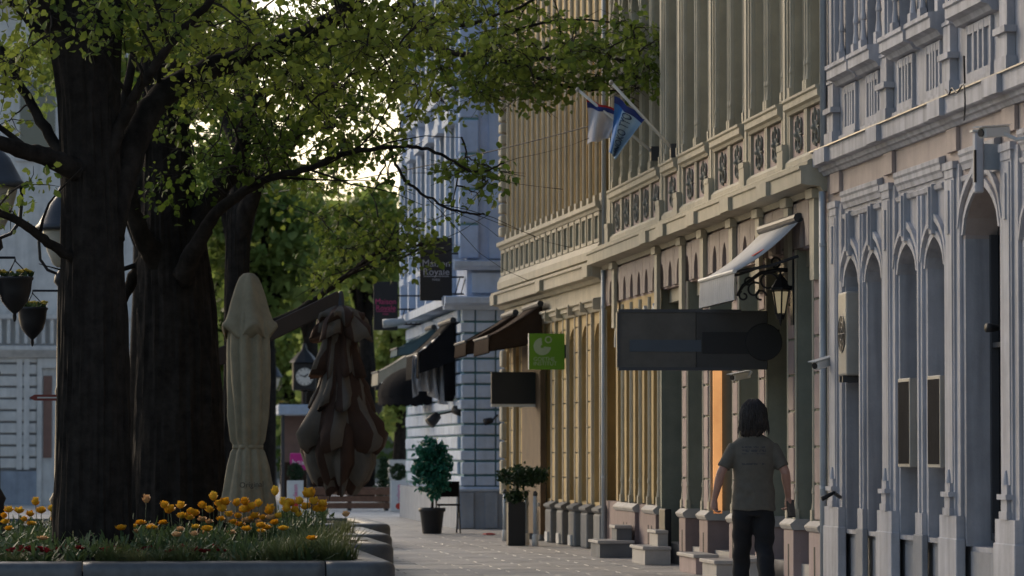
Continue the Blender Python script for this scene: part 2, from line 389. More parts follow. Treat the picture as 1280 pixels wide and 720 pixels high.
for y0, y1 in [(37.05, 37.7), (34.56, 35.14), (31.95, 32.53), (29.9, 30.52), (28.16, 28.64), (26.4, 27.0)]:
    MB().fbox(y0 + .1, y1 - .1, 3.775, 3.965, 0, .05).build('frieze_block', salmon, gb)
    MB().extr([(.219, 4.05), (.29, 4.05), (.29, 4.19), (.219, 4.20)], y0 + .05, y1 - .05).build('cornice_block', grey_trim, gb)
MB().extr([(-.1, 3.97), (.05, 3.97), (.08, 4.0), (.12, 4.01), (.14, 4.045), (.20, 4.05), (.22, 4.06), (.22, 4.185), (.24, 4.19), (-.1, 4.21)], GY0, GY1 + .05).build('cornice', grey_trim, gb)
MB().extr([(.0, 4.2125), (.26, 4.193), (.26, 4.205), (.0, 4.226)], GY0, GY1 + .06).build('cornice_flashing', lead, gb)
# upper storey
UO = [(36.34, 36.92), (35.28, 35.86), (33.78, 34.42), (32.68, 33.26), (30.8, 31.7), (28.8, 29.6), (27.2, 28.0), (25.3, 26.2)]
for (o, b) in zip(UO, BAYS):
    m = MB(); arch_wall(m, b[0], b[1], 4.2, 8.6, o[0], o[1], 6.6, 6.9, -.27, -.001, zsill=4.93); m.build('upper_wall_bay', grey_wall, gb)
    window(gb, o[0], o[1], 4.94, 6.6, .2, dark_metal, fw=.05, mull=1, rails=(5.9,), arch=6.9)
    m = MB()
    for e in (o[0] - .06, o[1] + .06): m = MB(); colonnette(m, e, 4.94, 6.7, .05, .03); m.build('colonnette', grey_trim, gb)
    m = MB(); m.extr([(0, 4.74), (.10, 4.75), (.14, 4.79), (.24, 4.81), (.24, 4.89), (.27, 4.90), (.27, 4.935), (0, 4.955)], o[0] - .2, o[1] + .2)
    m.build('window_sill', grey_trim, gb)
    m = MB(); c = (o[0] + o[1]) / 2; hw = (o[1] - o[0]) / 2
    m.fbox(c - hw, c + hw, 4.28, 4.35, 0, .05); m.fbox(c - hw - .1, c + hw + .1, 4.229, 4.28, 0, .09)
    for t in (-1, -.42, 0, .42, 1):
        m.fbox(c + t * (hw - .03) - .025, c + t * (hw - .03) + .025, 4.35, 4.72, 0, .045)
    m.fbox(c - hw, c + hw, 4.66, 4.73, 0, .04); m.build('blind_tracery_panel', grey_trim, gb)
for y0, y1 in [(37.1, 37.7), (34.62, 35.1), (32.0, 32.5), (29.95, 30.5), (28.18, 28.62), (26.4, 27.0)]:
    c = (y0 + y1) / 2; m = MB(); m.fbox(c - .2, c + .2, 4.229, 4.34, .002, .14); m.fbox(c - .15, c + .15, 4.34, 4.52, .002, .11); m.fbox(c - .2, c + .2, 4.52, 4.57, .002, .16)
    m.fbox(c - .13, c + .13, 4.57, 4.80, .002, .10); m.fbox(c - .15, c + .15, 4.80, 4.83, .002, .12); m.fbox(c - .12, c + .12, 4.83, 8.5, .002, .07); m.fbox(c - .06, c + .06, 4.83, 8.5, .07, .1)
    m.build('upper_pilaster', grey_trim, gb)
MB().extr([(-.2, 8.6), (.1, 8.6), (.3, 8.8), (.3, 8.95), (-.2, 9.0)], GY0, GY1).build('roof_cornice', grey_trim, gb)

# ================================================================ olive townhouse
ob = thing('olive_townhouse', 'olive stucco townhouse with traceried balustrade panels and pink stone piers', 'building', (6.9, 45, 0))
OY0, OY1 = GY1, 6.9 * FPX / (757 - VPX)
MB().box(7.3, 19, OY0 + .02, OY1, 0, 10.5).build('building_body', olive, ob)
blind = M('olive roller blind', (.37, .34, .255), rough=.8)
frieze_mat = M('faded pink olive stucco', (.32, .265, .24), streak=.15, dirt=(.2, .17, .15))
slot = M('vent slot', (.02, .018, .017), bump=0)
# ground floor piers
PIERS = [(38.3, .62), (39.75, .55), (41.5, .55), (43.25, .5), (45.35, .62), (47.0, .5)]
block_z = [.66 + .36 * k for k in range(9)]
def pedestal(c, wdt, mat, slots=1):
    m = MB(); m.fbox(c - wdt / 2, c + wdt / 2, 0, .58, -.3, .10); p = m.build('pedestal', mat, ob, bevel=.006)
    MB().extr([(.10, .58), (.13, .59), (.16, .625), (.16, .64), (.06, .69), (-.3, .69), (-.3, .58)], c - wdt / 2 - .04, c + wdt / 2 + .04).build('pedestal_cap', step_stone, p)
    for k in range(slots):
        cc = c + (k - (slots - 1) / 2) * .3
        MB().fbox(cc - .035, cc + .035, .12, .44, .095, .104).build('vent_slot', slot, p)
def block_pier(c, wdt, z1=3.35):
    z = .69; k = 0
    MB().fbox(c - wdt / 2 + .02, c + wdt / 2 - .02, .69, z1, -.32, .012).build('pier_core', olive_green, ob)
    while z < z1 - .1:
        zz = min(z + .355, z1)
        m = MB().fbox(c - .15, c + .15, z + .012, zz - .012, .013, .055); m.build('stone_block', pink_stone, ob, bevel=.004); z = zz; k += 1
    for s in (-1, 1): m = MB(); colonnette(m, c + s * (wdt / 2 - .05), .69, z1, .03, .025); m.build('colonnette', olive_trim, ob)
for c, wd in PIERS:
    pedestal(c, wd, pink_stone if c < 44 else maroon); block_pier(c, wd)
for c, wd in [(49.75, 1.0), (52.1, 1.25)]: pedestal(c, wd * 1.5 if c > 51 else wd, maroon, 2)
# openings between piers
edges = [(OY0, 38.0)] + [(PIERS[i][0] + PIERS[i][1] / 2, PIERS[i + 1][0] - PIERS[i + 1][1] / 2) for i in range(5)] + [(47.25, 49.25)]
for i, (a, b) in enumerate(edges):
    if i == 0:
        MB().fbox(a, b, 0, 3.35, -.3, -.06).build('wall_bay', olive_green, ob); continue
    dz = .25
    MB().fbox(a, b, 0, dz, -.36, -.02).build('door_sill', step_stone, ob)
    window(ob, a + .02, b - .02, dz, 3.0, .28, dark_metal if i != 3 else olive_trim, fw=.07, mull=1, rails=(.9, 2.45), arch=3.34, name='shop_door' if i in (2, 4, 6) else 'shop_window')
    MB().fbox(a, b, 3.18, 3.36, -.32, -.08).build('lintel', olive, ob)
lp = MB().box(6.90, 7.0, 45.0, 45.03, .66, 2.6); lpo = lp.build('jamb_glow_strip', jamb_glow, ob)  # added glowing strip, the jamb's warm light put into its colour
# frieze with blind arches
MB().fbox(OY0 + .002, OY1 - .002, 3.34, 3.95, -.3, -.008).build('frieze', maroon, ob)
fz = 0
yy = OY0 + .45
while yy < OY1 - .4:
    m = MB(); arch_wall(m, yy - .34, yy + .34, 3.36, 3.80, yy - .15, yy + .15, 3.48, 3.66, -.007, .05); m.build('frieze_arch', frieze_mat, ob)
    yy += .70
for c in [38.3, 39.75, 41.5, 43.25, 45.35, 47.0, 49.1, 53.2]:
    m = MB(); m.fbox(c - .12, c + .12, 3.0, 3.86, .057, .13); m.fbox(c - .17, c + .17, 3.78, 3.87, .06, .18); m.build('frieze_bracket', olive_trim, ob)
MB().extr([(-.1, 3.83), (.055, 3.83), (.10, 3.88), (.30, 3.89), (.40, 3.90), (.40, 4.03), (.43, 4.04), (.43, 4.07), (-.1, 4.12)], OY0 + .01, OY1 + .04).build('ledge', olive_trim, ob)
MB().extr([(-.1, 4.06), (.30, 4.085), (.30, 4.12), (.25, 4.14), (-.1, 4.15)], OY0 + .01, OY1 + .02).build('ledge_upper_moulding', olive, ob)
PIL = [37.75, 40.0, 42.4, 44.85, 47.3, 48.8]
for c in PIL[1:]:
    MB().extr([(.399, 3.895), (.47, 3.895), (.47, 4.035), (.399, 4.04)], c - .3, c + .3).build('ledge_block', olive_trim, ob)
# arcade of narrow lights with ochre reveals at the far end
LAN = [49.25 + .86 * k for k in range(6)]
for k in range(5):
    a, b = LAN[k], LAN[k + 1]; c = (a + b) / 2
    m = MB(); arch_wall(m, a, b, .69, 3.36, c - .25, c + .25, 2.75, 3.1, -.24, -.01, zsill=.70); m.build('lancet_wall', ochre, ob)
    m = MB(); arch_band(m, c - .26, c + .26, 2.75, 3.12, .06, -.009, .05); m.build('hood_mould', pipe_metal, ob)
    window(ob, c - .25, c + .25, .72, 2.75, .2, dark_metal, fw=.04, arch=3.1)
    m = MB(); m.fbox(a + .04, a + .15, .69, 3.30, -.009, .012); colonnette(m, a + .095, .69, 3.3, .015, .026); m.build('lancet_mullion', olive_trim, ob)
MB().fbox(49.25, OY1, 0, .69, -.3, .02).build('plinth', maroon, ob)
MB().fbox(49.12, 49.245, 0, 3.35, -.3, .005).build('door_jamb', olive_green, ob)
# balustrade and upper storey
BALS = []
for i in range(4): a, b = PIL[i] + .17, PIL[i + 1] - .17; h = (a + b) / 2; BALS += [(a, h), (h, b)]
BALS.append((47.47, 48.63))
BALS += [(48.97 + .93 * k, 48.97 + .93 * (k + 1)) for k in range(5)]
MB().fbox(OY0 + .003, OY1 - .003, 4.12, 4.86, -.3, -.005).build('balustrade_wall', olive, ob)
def ornament_mesh(hw):
    m = MB(T=lambda p: p)
    for s in (-1, 1):
        for t in (-1, 1):
            pts = [Vector((0, math.cos(q) * .085 * s + s * .11, math.sin(q) * .085 * t + t * .10)) for q in np.linspace(-2.4, 2.6, 10)]
            m.tube(pts, .014, 5)
    m.tube([Vector((0, math.cos(q) * .07, math.sin(q) * .07)) for q in np.linspace(0, 6.2832, 13)], .018, 5)
    m.tube([(0, 0, -.22), (-.01, 0, .22)], .013, 5); m.tube([(0, -.23, 0), (-.01, .23, 0)], .013, 5)
    m.lathe([(.035, -.03), (.045, 0), (.03, .03)], (-.01, 0, 0), 8)
    return m
orn_mat = M('weathered scroll relief', (.22, .22, .19), dirt=(.12, .12, .11))
orn_me = ornament_mesh(.3).mesh('scroll_ornament', orn_mat)
for a, b in BALS:
    c = (a + b) / 2
    p = MB().fbox(a + .11, b - .11, 4.27, 4.69, -.004, .012).build('balustrade_panel', pink_stone, ob)
    o = bpy.data.objects.new('scroll_ornament', orn_me); COL.objects.link(o); o.parent = p; o.location = true_place((6.9 - .03, c, 4.48)); o.scale = (1, min(1, (b - a) * .9), .85)
    for e in (a + .045, b - .045): MB().fbox(e - .035, e + .035, 4.26, 4.70, -.003, .06).build('balustrade_post', olive_trim, ob)
    MB().extr([(-.1, 4.155), (.12, 4.157), (.12, 4.22), (.06, 4.262), (-.1, 4.262)], a, b).build('balustrade_base', olive_trim, ob)
    MB().extr([(-.1, 4.70), (.08, 4.70), (.10, 4.73), (.15, 4.75), (.15, 4.81), (.18, 4.825), (.18, 4.85), (-.1, 4.88)], a + .004, b - .004).build('balustrade_rail', olive_trim, ob)
    m = MB(); arch_wall(m, a, b, 4.86, 9.6, a + .13, b - .13, 7.05, 7.45, -.30, -.006, zsill=4.9); m.build('upper_wall_bay', olive, ob)
    window(ob, a + .13, b - .13, 4.92, 7.05, .13, olive_trim, fw=.06, mull=1, rails=(5.6, 6.3), arch=7.45, pane_mat=blind)
    for e in (c - .012, c + .012): MB().lathe([(.012, 4.95), (.012, 7.2)], (6.9 + .06, e * 1.0 + (.11 if e > c else -.11), 0), 6).build('slim_shaft', olive_trim, ob)
    for e in (a + .065, b - .065): m = MB(); m.fbox(e - .045, e + .045, 4.88, 7.6, -.005, .02); colonnette(m, e, 4.88, 7.4, .03, .024); m.build('colonnette', olive_trim, ob)
    m = MB(); arch_band(m, a + .11, b - .11, 7.05, 7.47, .07, -.005, .06); arch_band(m, a + .04, b - .04, 7.2, 7.7, .05, -.005, .09); m.build('hood_mould', olive_trim, ob)
    MB().fbox(c - .03, c + .03, 7.8, 9.4, -.005, .05).build('blind_rib', olive_trim, ob)
for c in PIL[1:] + [53.75]:
    m = MB(); m.fbox(c - .165, c + .165, 4.157, 4.36, -.004, .16); m.fbox(c - .13, c + .13, 4.36, 9.5, -.004, .06); m.fbox(c - .06, c + .06, 4.36, 9.5, .06, .085); m.fbox(c - .16, c + .16, 4.36, 4.42, -.003, .17)
    m.fbox(c - .16, c + .16, 7.6, 7.7, -.003, .16); m.build('upper_pilaster', olive_trim, ob)
MB().extr([(-.2, 9.6), (.1, 9.6), (.4, 9.85), (.4, 10.0), (-.2, 10.1)], OY0, OY1).build('roof_cornice', olive_trim, ob)
for x_, y_, nm in ((6.9 - .09, OY0 - .06, 'downpipe'), (6.9 - .12, OY1 - .35, 'downpipe')):
    m = MB().tube([(x_, y_, .25), (x_, y_, 3.8)] if nm == 'x' else [(x_, y_, .15), (x_, y_, 3.82)], .05, 10); o = m.build('downpipe', pipe_metal, ob, smooth=True)
    MB().tube([(x_ + .02, y_, 4.16), (x_ + .02, y_, 9.6)], .05, 10).build('upper_downpipe', pipe_metal, ob, smooth=True)
    for z in (1.0, 2.2, 3.3): MB().lathe([(.058, z), (.058, z + .03)], (x_, y_, 0), 10).build('pipe_clip', pipe_metal, o)

m = MB(); m.fbox(48.45, 48.95, 0, .66, -.02, .10); m.build('black_pedestal', black_board, ob, bevel=.01)
MB.DT = None
# door steps (each a loose-laid stone step)
def step(y0, y1, w1, h, lab, mat, second=None):
    t = thing('door_step', lab, 'step', (6.9 - w1 / 2, (y0 + y1) / 2, 0))
    MB().fbox(y0, y1, .002, h - .04, .11, w1).build('riser', mat, t)
    MB().fbox(y0 - .03, y1 + .03, h - .04, h, .105, w1 + .03).build('tread', step_stone, t, bevel=.006)
    if second: 
        MB().fbox(y0 + .25, y1 - .2, h, h + .15, .108, w1 * .55).build('riser', mat, t); MB().fbox(y0 + .22, y1 - .17, h + .15, h + .19, .107, w1 * .55 + .03).build('tread', step_stone, t, bevel=.006)
step(50.75, 51.7, .55, .22, 'dark stone doorstep with pale top below the row of ochre lights', dark_plinth, 1)
step(47.45, 48.6, .42, .22, 'pale two level doorstep at the dark shop doorway', step_stone, 1)
step(43.75, 45.0, .36, .22, 'grey doorstep below the glowing orange strip', pink_stone)
step(42.0, 43.0, .40, .2, 'low grey doorstep beside the walking man', step_stone)
step(40.2, 41.1, .34, .27, 'tall pale doorstep between two pink pedestals', step_stone)
# ================================================================ ochre townhouse (turned slightly towards the street)
YY0 = OY1; ang = math.atan(.25 / 11.0)
def yt(p):
    x, y, z = p; dx, dy = x - 6.9, y - YY0
    return (6.9 + dx * math.cos(ang) - dy * math.sin(ang), YY0 + dx * math.sin(ang) + dy * math.cos(ang), z)
YL = 11.2; A = YY0 + .002; B = YY0 + YL
yb = thing('ochre_townhouse', 'ochre yellow townhouse with pale strips and square balustrade panels', 'building', (6.9, YY0 + 5, 0))
def YM(): return MB(T=yt)
YM().box(7.25, 18, A, B - .05, 0, 10.5).build('building_body', ochre, yb)
n = 9; pitch = YL / n
for k in range(n):
    a, b = A + k * pitch, A + (k + 1) * pitch; c = (a + b) / 2
    shop = k in (7,)
    z0 = .02 if shop else .60
    m = YM(); arch_wall(m, a, b, 0, 3.40, c - .34, c + .34, 2.9, 3.15, -.26, 0, zsill=z0 + .05); m.build('wall_bay', ochre, yb)
    f = YM(); f.fbox(c - .34, c + .34, z0, 3.2, -.23, -.22); f.build('shutter' if k % 2 else 'pane', glass if not k % 2 else brown_cloth, yb)
    # block pier between bays
    z = .62
    while z < 3.2:
        YM().fbox(a - .16, a + .16, z + .01, min(z + .36, 3.3) - .01, .001, .03).build('stone_block', ochre, yb); z += .36
    for e in (a - .205, a + .205): YM().fbox(e - .03, e + .03, .60, 3.3, .001, .042).build('pale_strip', cream, yb)
    m = YM(); m.fbox(a - .30, a + .30, .0, .50, .001, .12); p = m.build('plinth_block', dark_plinth, yb, bevel=.03, seg=2)
    YM().extr([(.0, .50), (.10, .505), (.14, .54), (.14, .57), (.05, .615), (.0, .615)], a - .32, a + .32).build('plinth_cap', dark_plinth, p)
    if k != 1: YM().fbox(a - .14, a + .14, .015, .16, .122, .15).build('white_foot', white_paint, p)
    YM().extr([(.0, 3.30), (.05, 3.30), (.08, 3.36), (.11, 3.37), (.11, 3.42), (.15, 3.44), (.15, 3.47), (0, 3.49)], a + .02, b - .02).build('entablature', cream, yb)
    YM().fbox(a - .018, a + .018, 3.31, 3.46, .005, .17).build('entablature_block', cream, yb)
    # upper storey
    for h in (0, 1):
        aa, bb = a + h * pitch / 2, a + (h + 1) * pitch / 2; cc = (aa + bb) / 2
        m = YM(); m.fbox(aa + .12, bb - .12, 4.30, 4.62, .002, .035); p = m.build('balustrade_panel', olive_green, yb)
        fr = YM(); fr.fbox(aa + .07, aa + .12, 4.25, 4.67, .002, .07); fr.fbox(bb - .12, bb - .07, 4.25, 4.67, .002, .07); fr.fbox(aa + .12, bb - .12, 4.25, 4.30, .002, .07); fr.fbox(aa + .12, bb - .12, 4.62, 4.67, .002, .07); fr.build('panel_frame', cream, p)
        m = YM(); arch_wall(m, aa, bb, 4.80, 9.6, cc - .17, cc + .17, 7.2, 7.4, -.25, -.001, zsill=4.9); m.build('upper_wall_bay', ochre, yb)
        f = YM(); f.fbox(cc - .2, cc + .2, 4.85, 7.5, -.23, -.22); f.build('pane', glass, yb)
        m = YM(); m.fbox(aa - .06, aa + .06, 4.85, 9.4, .001, .03); m.fbox(aa - .02, aa + .02, 4.85, 9.4, .03, .042); m.fbox(aa - .09, aa + .09, 4.75, 4.92, .001, .06); m.build('pale_strip', cream, yb)
YM().fbox(A, B, 3.40, 4.86, -.26, -.002).build('frieze', cream, yb)
YM().extr([(-.1, 3.70), (.05, 3.70), (.09, 3.75), (.15, 3.76), (.18, 3.77), (.18, 3.92), (.21, 3.93), (.21, 3.97), (-.1, 4.06)], A, B + .16).build('ledge', cream, yb)
for k in (0, 4, 8.6): YM().extr([(.179, 3.765), (.24, 3.765), (.24, 3.925), (.179, 3.93)], A + k * pitch - .25 + .3, A + k * pitch + .25 + .3).build('ledge_block', cream, yb)
YM().extr([(-.1, 4.0), (.12, 4.03), (.12, 4.14), (.07, 4.24), (-.1, 4.24)], A, B).build('balustrade_base', cream, yb)
YM().extr([(-.1, 4.68), (.075, 4.68), (.09, 4.72), (.13, 4.74), (.13, 4.80), (-.1, 4.84)], A, B + .05).build('balustrade_rail', cream, yb)
for k in range(27):
    YM().fbox(B - .3, B + .03, 4.9 + k * .19, 5.06 + k * .19, -.2, .10).build('quoin', cream, yb, bevel=.02)
for k in range(9): YM().fbox(B - .25, B + .04, .65 + k * .3, .92 + k * .3, -.2, .08).build('quoin', cream, yb, bevel=.02)
YM().box(6.9, 7.4, B - .06, B, 0, 10.4).build('corner_pier', cream, yb)

# ================================================================ sky blue townhouse beyond the side street
BX, BY = PY(576, 500, 70).x, 70.0
bb_ = thing('blue_townhouse', 'sky blue corner townhouse with rusticated pale blue ground floor', 'building', (BX + 4, BY, 0))
MB().box(BX + .12, 22, BY + .12, 83.5, 0, 15).build('building_body', blue_wall, bb_)
MB().box(BX + .06, 21.9, BY + .06, BY + .3, .72, 3.9).build('joint_backing', teal_joint, bb_)
MB().box(BX + .06, BX + .3, BY + .3, 83.4, .72, 3.9).build('joint_backing', teal_joint, bb_)
z = .74; k = 0
while z < 3.85:
    hh = .25 if k % 2 else .2
    xs = [BX + .02 if k % 2 else BX, BX + .26, BX + .62, BX + 1.25, BX + 2.2]
    for i in range(4):
        MB().box(xs[i] + (.012 if i else 0), xs[i + 1] - .012, BY, BY + .2, z + .018, z + hh - .018).build('stone_block', blue_stone, bb_, bevel=.015)
    for j in range(11):
        y0 = BY + .215 + j * 1.1 + (.5 if k % 2 else 0)
        MB().box(BX, BX + .2, y0, y0 + 1.07, z + .018, z + hh - .018).build('stone_block', blue_stone, bb_, bevel=.015)
    z += hh; k += 1
m = MB(); m.box(BX - .08, 21.8, BY - .06, BY + .3, 0, .66); m.build('plinth', blue_plinth, bb_, bevel=.01)
m = MB(); m.box(BX - .08, BX + .25, BY + .3, 83.3, 0, .66); m.build('side_plinth', blue_plinth, bb_)
MB().extx([(-.2, .66), (.08, .66), (.10, .70), (.0, .74), (-.2, .74)], BX - .1, 21.8, BY).build('plinth_cap', blue_stone, bb_)
for x0 in (BX + .0, BX + .42): MB().box(x0, x0 + .22, BY - .10, BY - .06, .02, .64).build('plinth_panel', blue_plinth, bb_)
MB().extx([(-.2, 3.85), (.06, 3.85), (.12, 3.92), (.30, 3.96), (.32, 4.06), (-.2, 4.1)], BX - .3, 21.8, BY).build('cornice', blue_stone, bb_)
MB().box(BX - .3, BX + .2, BY + .002, 83.3, 3.93, 4.08).build('side_cornice', blue_stone, bb_)
MB().extx([(-.2, 4.55), (.05, 4.55), (.12, 4.62), (.14, 4.70), (-.2, 4.74)], BX - .12, 21.8, BY).build('string_course', blue_stone, bb_)
for k in range(3): MB().box(BX + .2 + k * .9, BX + .85 + k * .9, BY + .04, BY + .13, 4.15, 4.5).build('pedestal_panel', blue_stone, bb_)
# quoined corner pilaster with banded joints
for k in range(16):
    z0 = 4.76 + k * .62
    MB().box(BX - .02, BX + .32, BY + .02, BY + .3, z0, z0 + .58).build('quoin', blue_wall, bb_, bevel=.02)
    MB().box(BX - .0, BX + .31, BY + .04, BY + .29, z0 + .58, z0 + .62).build('quoin_joint', teal_joint, bb_)
MB().box(BX + .5, BX + .75, BY + .05, BY + .14, 4.76, 14.5).build('pilaster', blue_wall, bb_)
# side front: bays with windows, pilasters and heads
for j in range(6):
    y0 = BY + .9 + j * 2.2
    for z0 in (4.9, 8.4, 11.6):
        m = MB(); m.box(BX - .02, BX + .12, y0, y0 + .12, z0, z0 + 2.3); m.box(BX - .02, BX + .12, y0 + 1.0, y0 + 1.12, z0, z0 + 2.3); m.box(BX - .16, BX + .12, y0 - .1, y0 + 1.22, z0 + 2.3, z0 + 2.45); m.box(BX - .12, BX + .12, y0 - .05, y0 + 1.17, z0 - .12, z0)
        m.prism([(BX - .13, y0 - .1, z0 + 2.45), (BX - .13, y0 + 1.22, z0 + 2.45), (BX - .13, y0 + .56, z0 + 2.8)], [(BX + .12, y0 - .1, z0 + 2.45), (BX + .12, y0 + 1.22, z0 + 2.45), (BX + .12, y0 + .56, z0 + 2.8)])
        wn = m.build('window', blue_stone, bb_); MB().box(BX + .08, BX + .11, y0 + .12, y0 + 1.0, z0, z0 + 2.3).build('pane', glass, wn)
    m = MB(); m.box(BX - .06, BX + .12, y0 + 1.5, y0 + 1.8, 4.1, 14.3); m.build('pilaster', blue_stone, bb_)
for z0 in (7.8, 11.1): MB().box(BX - .14, BX + .12, BY + .31, 83.4, z0, z0 + .22).build('side_string_course', blue_stone, bb_)
MB().box(BX - .5, BX + .12, BY - .3, 83.7, 14.3, 14.8).build('roof_cornice', blue_stone, bb_)

# ================================================================ white townhouse across the square (behind the trunks)
LY = 103.0
wb = thing('white_townhouse', 'off white townhouse with banded ground floor seen behind the tree trunk', 'building', (-5, LY + 4, 0))
white_wall = M('weathered white stucco', (.60, .58, .55), streak=.2, dirt=(.36, .36, .37), damt=.4)
joint_grey = M('grey joint recess', (.25, .25, .26))  # grey of the body, seen as joints between the stone courses
lx0, lx1 = PY(-210, 560, LY).x, PY(186, 560, LY).x
MB().box(lx0, lx1, LY + .1, LY + 12, 0, 13).build('building_body', joint_grey, wb)
MB().box(lx0, lx1, LY + .09, LY + .4, 3.9, 13).build('upper_wall', white_wall, wb)
dx0, dx1 = PY(46, 560, LY).x, PY(70, 560, LY).x
z = .9
while z < 3.7:
    MB().box(lx0, dx0, LY, LY + .2, z + .035, z + .285).build('stone_course', white_wall, wb, bevel=.02); MB().box(dx1 + .3, lx1, LY, LY + .2, z + .035, z + .285).build('stone_course', white_wall, wb, bevel=.02); z += .3
MB().box(lx0, dx0, LY - .06, LY + .2, 0, .86).build('plinth', blue_plinth, wb); MB().box(dx1 + .3, lx1, LY - .06, LY + .2, 0, .86).build('plinth', blue_plinth, wb)
for x in (PY(24, 560, LY).x, PY(33, 560, LY).x): MB().box(x - .07, x + .07, LY - .03, LY + .0, .9, 3.75).build('pilaster_strip', white_wall, wb)
m = MB(); m.box(dx0, dx0 + .12, LY - .05, LY + .2, 0, 3.75); m.box(dx1 + .15, dx1 + .3, LY - .05, LY + .2, 0, 3.75); m.box(dx0 + .12, dx1 + .15, LY - .05, LY + .2, 3.5, 3.75); d = m.build('door_surround', white_wall, wb)
door_brown = M('faded red brown door', (.20, .11, .085), rough=.6)
MB().box(dx0 + .122, dx1 + .148, LY + .06, LY + .09, 0, 3.5).build('door', white_wall, wb); MB().box(dx0 + .16, dx0 + .38, LY + .03, LY + .058, 1.2, 3.3).build('door_panel', door_brown, wb)
MB().extx([(-.2, 3.76), (.1, 3.76), (.3, 3.95), (.3, 4.05), (-.2, 4.12)], lx0, lx1, LY).build('cornice', white_wall, wb)
m = MB()
x = lx0
while x < lx1: m.box(x, x + .09, LY - .2, LY - .1, 4.12, 4.75); x += .22
m.box(lx0, lx1, LY - .26, LY - .05, 4.75, 4.87); m.build('balustrade', white_wall, wb)
for i in range(4):
    x = lx0 + .6 + i * 2.0
    fr = MB().box(x, x + 1.1, LY + .03, LY + .085, 8.8, 11).build('window', white_wall, wb); MB().box(x + .1, x + 1.0, LY + .015, LY + .028, 8.9, 10.9).build('pane', glass, fr)
MB().box(lx0, lx1, LY - .4, LY + .5, 12.9, 13.3).build('roof_cornice', white_wall, wb)
# ================================================================ granite edged flower beds
def kerb_ring(bed, yf, yb, xr, xl, h=.35, th=.34, rad=.30, stone=2.05, joint0=0.0):
    """kerb stones swept round front, rounded corner and right side"""
    path = []
    def seg(p, q, n):
        for i in range(n): path.append((p[0] + (q[0] - p[0]) * i / n, p[1] + (q[1] - p[1]) * i / n))
    seg((xl, yf), (xr - rad, yf), 60)
    for i in range(9):
        a = -math.pi / 2 + math.pi / 2 * i / 8; path.append((xr - rad + rad * math.cos(a), yf + rad + rad * math.sin(a)))
    seg((xr, yf + rad + .01), (xr, yb - rad), 24)
    for i in range(9):
        a = math.pi / 2 * i / 8; path.append((xr - rad + rad * math.cos(a), yb - rad + rad * math.sin(a)))
    seg((xr - rad - .01, yb), (xl, yb), 40)
    pts = [Vector((p[0], p[1], 0)) for p in path]; L = [0]
    for i in range(1, len(pts)): L.append(L[-1] + (pts[i] - pts[i - 1]).length)
    r = .075
    prof = [(0, 0.002), (0, h - r)] + [(r - r * math.cos(a), h - r + r * math.sin(a)) for a in np.linspace(.3, math.pi / 2, 5)] + [(th, h + .006), (th, .05)]
    def at(s):
        i = max(0, min(len(L) - 2, int(np.searchsorted(L, s)) - 1)); t = (s - L[i]) / max(1e-6, L[i + 1] - L[i]); return pts[i].lerp(pts[i + 1], t)
    s = joint0
    while s < L[-1] - .3:
        e = min(s + stone, L[-1]); m = MB(); ks = max(2, int((e - s) / .09)); rows = []
        for i in range(ks + 1):
            q = s + .006 + (e - s - .012) * i / ks; p = at(q); t = (at(min(q + .02, L[-1])) - at(max(q - .02, 0))).normalized(); nrm = Vector((-t.y, t.x, 0))
            rows.append([tuple(p + nrm * o_ + Vector((0, 0, z_))) for o_, z_ in prof])
        n_ = len(prof); vs = [v for r_ in rows for v in r_]; fs = []
        for i in range(ks):
            for k in range(n_): k2 = (k + 1) % n_; fs.append((i * n_ + k, i * n_ + k2, (i + 1) * n_ + k2, (i + 1) * n_ + k))
        fs.append(tuple(range(n_ - 1, -1, -1))); fs.append(tuple(ks * n_ + k for k in range(n_)))
        m.add(vs, fs); o = m.build('kerb_stone', granite, bed, smooth=False); s = e
        if o: 
            for pl in o.data.polygons: pl.use_smooth = len(pl.vertices) == 4
BEDS = [(36.4, 42.3, 497), (43.4, 47.3, 494.5), (48.5, 53.6, 492.5), (55.6, 60.5, 490)]
bed_labels = ['dark granite edged bed full of yellow tulips', 'granite edged bed just behind the yellow tulips', 'granite edged bed under the brown gathered parasol', 'granite edged bed closest to the slatted timber bench']
BR = []
for (yf, ybk, px), lab in zip(BEDS, bed_labels):
    xr = PY(px, 690, yf).x; BR.append(xr)
    t = thing('flower_bed', lab, 'flower bed', (0, (yf + ybk) / 2, 0)); xl = -6.5
    j = 0
    if yf < 37: j = -((PY(103, 700, yf).x - xl) % 2.2) + 2.2
    kerb_ring(t, yf, ybk, xr, xl, stone=2.2, joint0=(PY(103, 700, yf).x - xl) % 2.2 if yf < 37 else 0)
    # soil with gentle mounds
    m = MB(); nx, ny = 40, 16; vs = []
    for i in range(nx + 1):
        for k in range(ny + 1):
            x = xl + (xr - .2 - xl) * i / nx; y_ = yf + .2 + (ybk - yf - .4) * k / ny
            vs.append((x, y_, .27 + .05 * mnoise.noise((x * 1.7, y_ * 1.7, 0)) + .07 * math.sin(math.pi * k / ny)))
    fs = [(i * (ny + 1) + k, (i + 1) * (ny + 1) + k, (i + 1) * (ny + 1) + k + 1, i * (ny + 1) + k + 1) for i in range(nx) for k in range(ny)]
    m.add(vs, fs).build('soil', soil, t, smooth=True)

